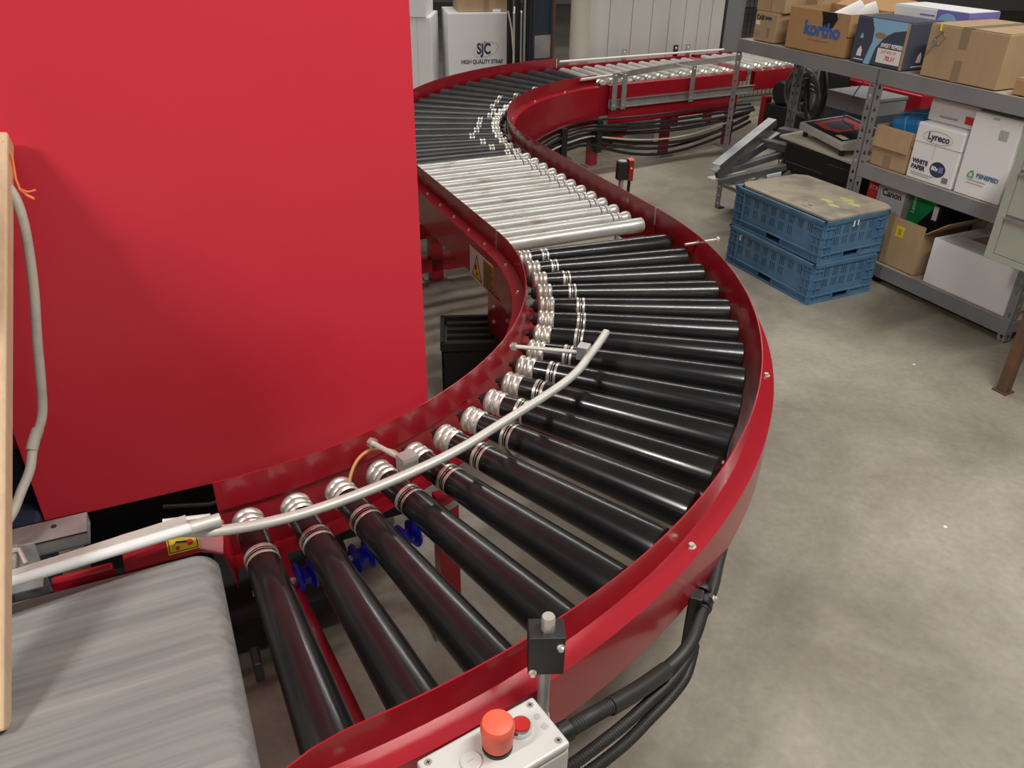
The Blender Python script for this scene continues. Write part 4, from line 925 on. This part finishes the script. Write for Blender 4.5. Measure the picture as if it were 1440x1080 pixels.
single('wood_offcut',MB().box(0,.16,0,.035,0,.03),'wood','short wooden stick with brass end under the steel profiles','stick',FS,(.20,.02,.215),-35)
t=thing('steel_tube','short dark steel tube lying under the steel profiles','tube',FS,(.24,.10,.236),-40); obj('tube',MB().lathe([(0,.028),(0,.034),(.24,.034),(.24,.028)],20),'greyw',t)
for x in (.17,.19,.21): obj('ring_band',MB().lathe([(x,.0355),(x+.008,.0355)],20),'rust',t)
single('blue_bin',MB().lathe([(0,.065),(.20,.080),(.20,.074),(.01,.060)],24,ZUP),'dblue','dark blue round bin at the left of the printer','bin',FS,(.262,.385,.201))
single('white_board',MB().prism([(.03,-.12),(.32,-.09),(.35,.45),(.02,.45)],.2005,.207),'cardw','white sheet laid on the low shelf under steel profiles','sheet',FS)
single('paper_tag',MB().box(0,.06,0,.002,0,.035),'whitep','white paper tag hanging beside the blue crates','tag',FS,(.36,-.135,.185),20)
t=thing('hose_coil','coil of grey hose hanging behind the left shelf post','hose',FS,(-.05,.62,.62))
for k in range(5):
    r_=.135-.012*k; obj('hose_loop',MB().tube([(r_*math.sin(2*PI*i/26),.02*k-.04,-.02*k+ r_*math.cos(2*PI*i/26)*.95) for i in range(27)],.009,8,cap=False),'cableg',t)
obj('hook',MB().box(-.01,.01,-.05,.06,.11,.14),'steel',t); obj('hook_post',MB().box(-.012,.012,.05,.07,-.62,.14),'steel',t)
single('black_hose',MB().tube(smoothp([(.00,.60,.86),(.08,.58,.80),(.15,.56,.68),(.15,.55,.55),(.08,.56,.47),(.02,.57,.55),(-.02,.58,.70)],6),.016,10),'black','black hose loop hanging beside the perforated rear post','hose',FS)
t=thing('red_machine','dark red machine housing behind the left shelving unit','machine',FS,(-.20,1.0,0))
obj('housing',MB().box(0,.66,0,.6,.05,.655),'red',t,bevel=.01); obj('base',MB().box(.02,.64,.02,.58,0,.05),'blackm',t); obj('black_hopper',MB().box(-.18,.13,-.20,-.01,.57,.74),'blackm',t,bevel=.01)
obj('white_label',MB().box(.25,.37,-.003,0,.54,.64),'ctrl',t); obj('handle_bar',MB().tube([(.16,-.03,.62),(.26,-.03,.62)],.008,8),'redp',t); obj('front_mesh',MB().box(-.02,.08,-.01,-.001,.1,.55),'blackm',t)
t=thing('black_cabinet','black equipment cabinet behind the middle shelf','cabinet',FS,(.98,.62,0)); obj('body',MB().box(0,1.1,0,.36,0,.80),'blackm',t,bevel=.01); obj('vent_slot',MB().box(.1,1.0,-.004,0,.70,.72),'black',t)
t=thing('storage_rack','dark storage rack far behind the top shelf cartons','rack',FS,(.55,2.3,0))
for x in (0,.7,1.4): obj('rack_post',MB().box(x-.03,x+.03,-.03,.03,0,1.5),'black',t)
for z in (.3,.75,1.2): obj('rack_shelf',MB().box(-.02,1.42,-.02,.5,z-.02,z),'black',t)
for i in range(9):
    random.seed(40+i); bx=.05+i*.15; single('stored_part',MB().box(0,.11,0,.15,0,.10+.05*(i%3)),('steel','black','cableg')[i%3],'metal or black part stored on the dark rack','part',FS,(.55+bx,2.35,.751),group='parts on the dark rack',bevel=.01)
FM=Frame(2.9,6.0,-63.5)
mesh_fence('black wire mesh panel behind the big carton',0,1.3,.9,1.35,fr=FM)
single('red_column',MB().box(0,.10,0,.10,0,1.8),'red','red steel column at the top right behind mesh','column',FM,(1.15,.55,0),bevel=.004)
struct('wall_side',MB().box(-1,4.5,2.6,2.7,0,3.2),'rear',FM)

# ------------------------------------------------------------------ boxes behind the far curve
def sbox(lab,x,y,z,L,Wd,H,rz,**k): return carton('carton',lab,'box',x,y,z,L,Wd,H,rz,fr=W0,**k)
t=sbox('large white carton reading high quality strap behind far curve',-.515,6.58,0,.58,.42,.855,11,m='cardw',tape=False)
text('lettering','SJC',.105,'navy',t,(.215,-.001,.575),bold=.004,sx=.72); text('lettering','HIGH QUALITY STRAP',.040,'navy',t,(.095,-.001,.505),bold=.0012,sx=.80)
obj('logo_dot',MB().lathe([(0,.008),(.001,.008)],14,T(.277,-.001,.655)@Matrix.Rotation(PI/2,4,'Z')),'redp',t)
el=[(.285+.095*math.cos(2*PI*i/30),-.001,.605+.05*math.sin(2*PI*i/30)+.2*.105*math.cos(2*PI*i/30)) for i in range(31)]
obj('logo_ring',MB().tube(el,.0012,6),'ctrlg',t)
t=sbox('brown carton lying on top of the strap carton',-.44,6.64,.859,.42,.32,.20,11,m='card',tape=False); obj('front_tape',MB().box(.19,.23,-.001,0,0,.2),'tape',t); obj('tape_patch',MB().box(.26,.32,-.002,0,.0,.02),'whitep',t)
t=sbox('tall white carton at left, half hidden by the red machine',-.98,6.45,0,.35,.45,.84,-2,m='cardw',tape=False); obj('crease_line',MB().box(.25,.252,-.001,0,0,.84),'ctrlg',t)
t=sbox('white carton stacked above the half hidden tall white one',-1.02,6.44,.844,.36,.42,.25,-2,m='cardw',tape=False)

# ------------------------------------------------------------------ filing cabinet on rusty stand
fc=thing('filing_cabinet','sage green steel drawer cabinet at the right edge','cabinet',FS,(1.998,-.41,.48))
obj('body',MB().box(0,.46,.012,.60,0,.62),'cab',fc,bevel=.002)
obj('front_frame',MB().box(0,.030,0,.012,0,.62).box(.43,.46,0,.012,0,.62).box(.03,.43,0,.012,0,.022),'cab',fc)
for z0,z1 in ((.024,.165),(.170,.325),(.330,.485),(.490,.610)):
    d=obj('drawer',MB().box(.032,.428,.002,.012,z0,z1-.016),'cab',fc,bevel=.001)
    obj('drawer_handle',MB().box(.032,.428,-.006,.004,z1-.014,z1-.004),'steel',d)
st=thing('steel_stand','rusty brown steel stand under the filing cabinet','stand',FS,(0,0,0))
for x,y in ((2.21,-.36),(2.21,.13),(2.42,-.36),(2.42,.13)):
    l=obj('stand_leg',MB().box(x-.019,x+.019,y-.019,y+.019,.006,.44),'rust',st,bevel=.002); obj('foot_plate',MB().box(x-.028,x+.028,y-.028,y+.028,0,.006),'rust',l)
obj('stand_frame',MB().box(2.19,2.44,-.38,.15,.44,.478),'rust',st)
single('white_carton_stack',MB().box(0,.3,0,.3,0,.25),'cardw','white carton on the floor right of the shelving foot','box',FS,(2.02,.16,0),bevel=.004)
for i,(x,y) in enumerate(((1.62,2.9),(1.3,1.9),(1.9,2.2))):
    single('paper_crumb',MB().lathe([(0,.006),(.002,.004)],7,ZUP),'whitep','tiny white paper crumb on the open concrete floor','crumb',W0,(x,y,0),group='paper crumbs on the floor')
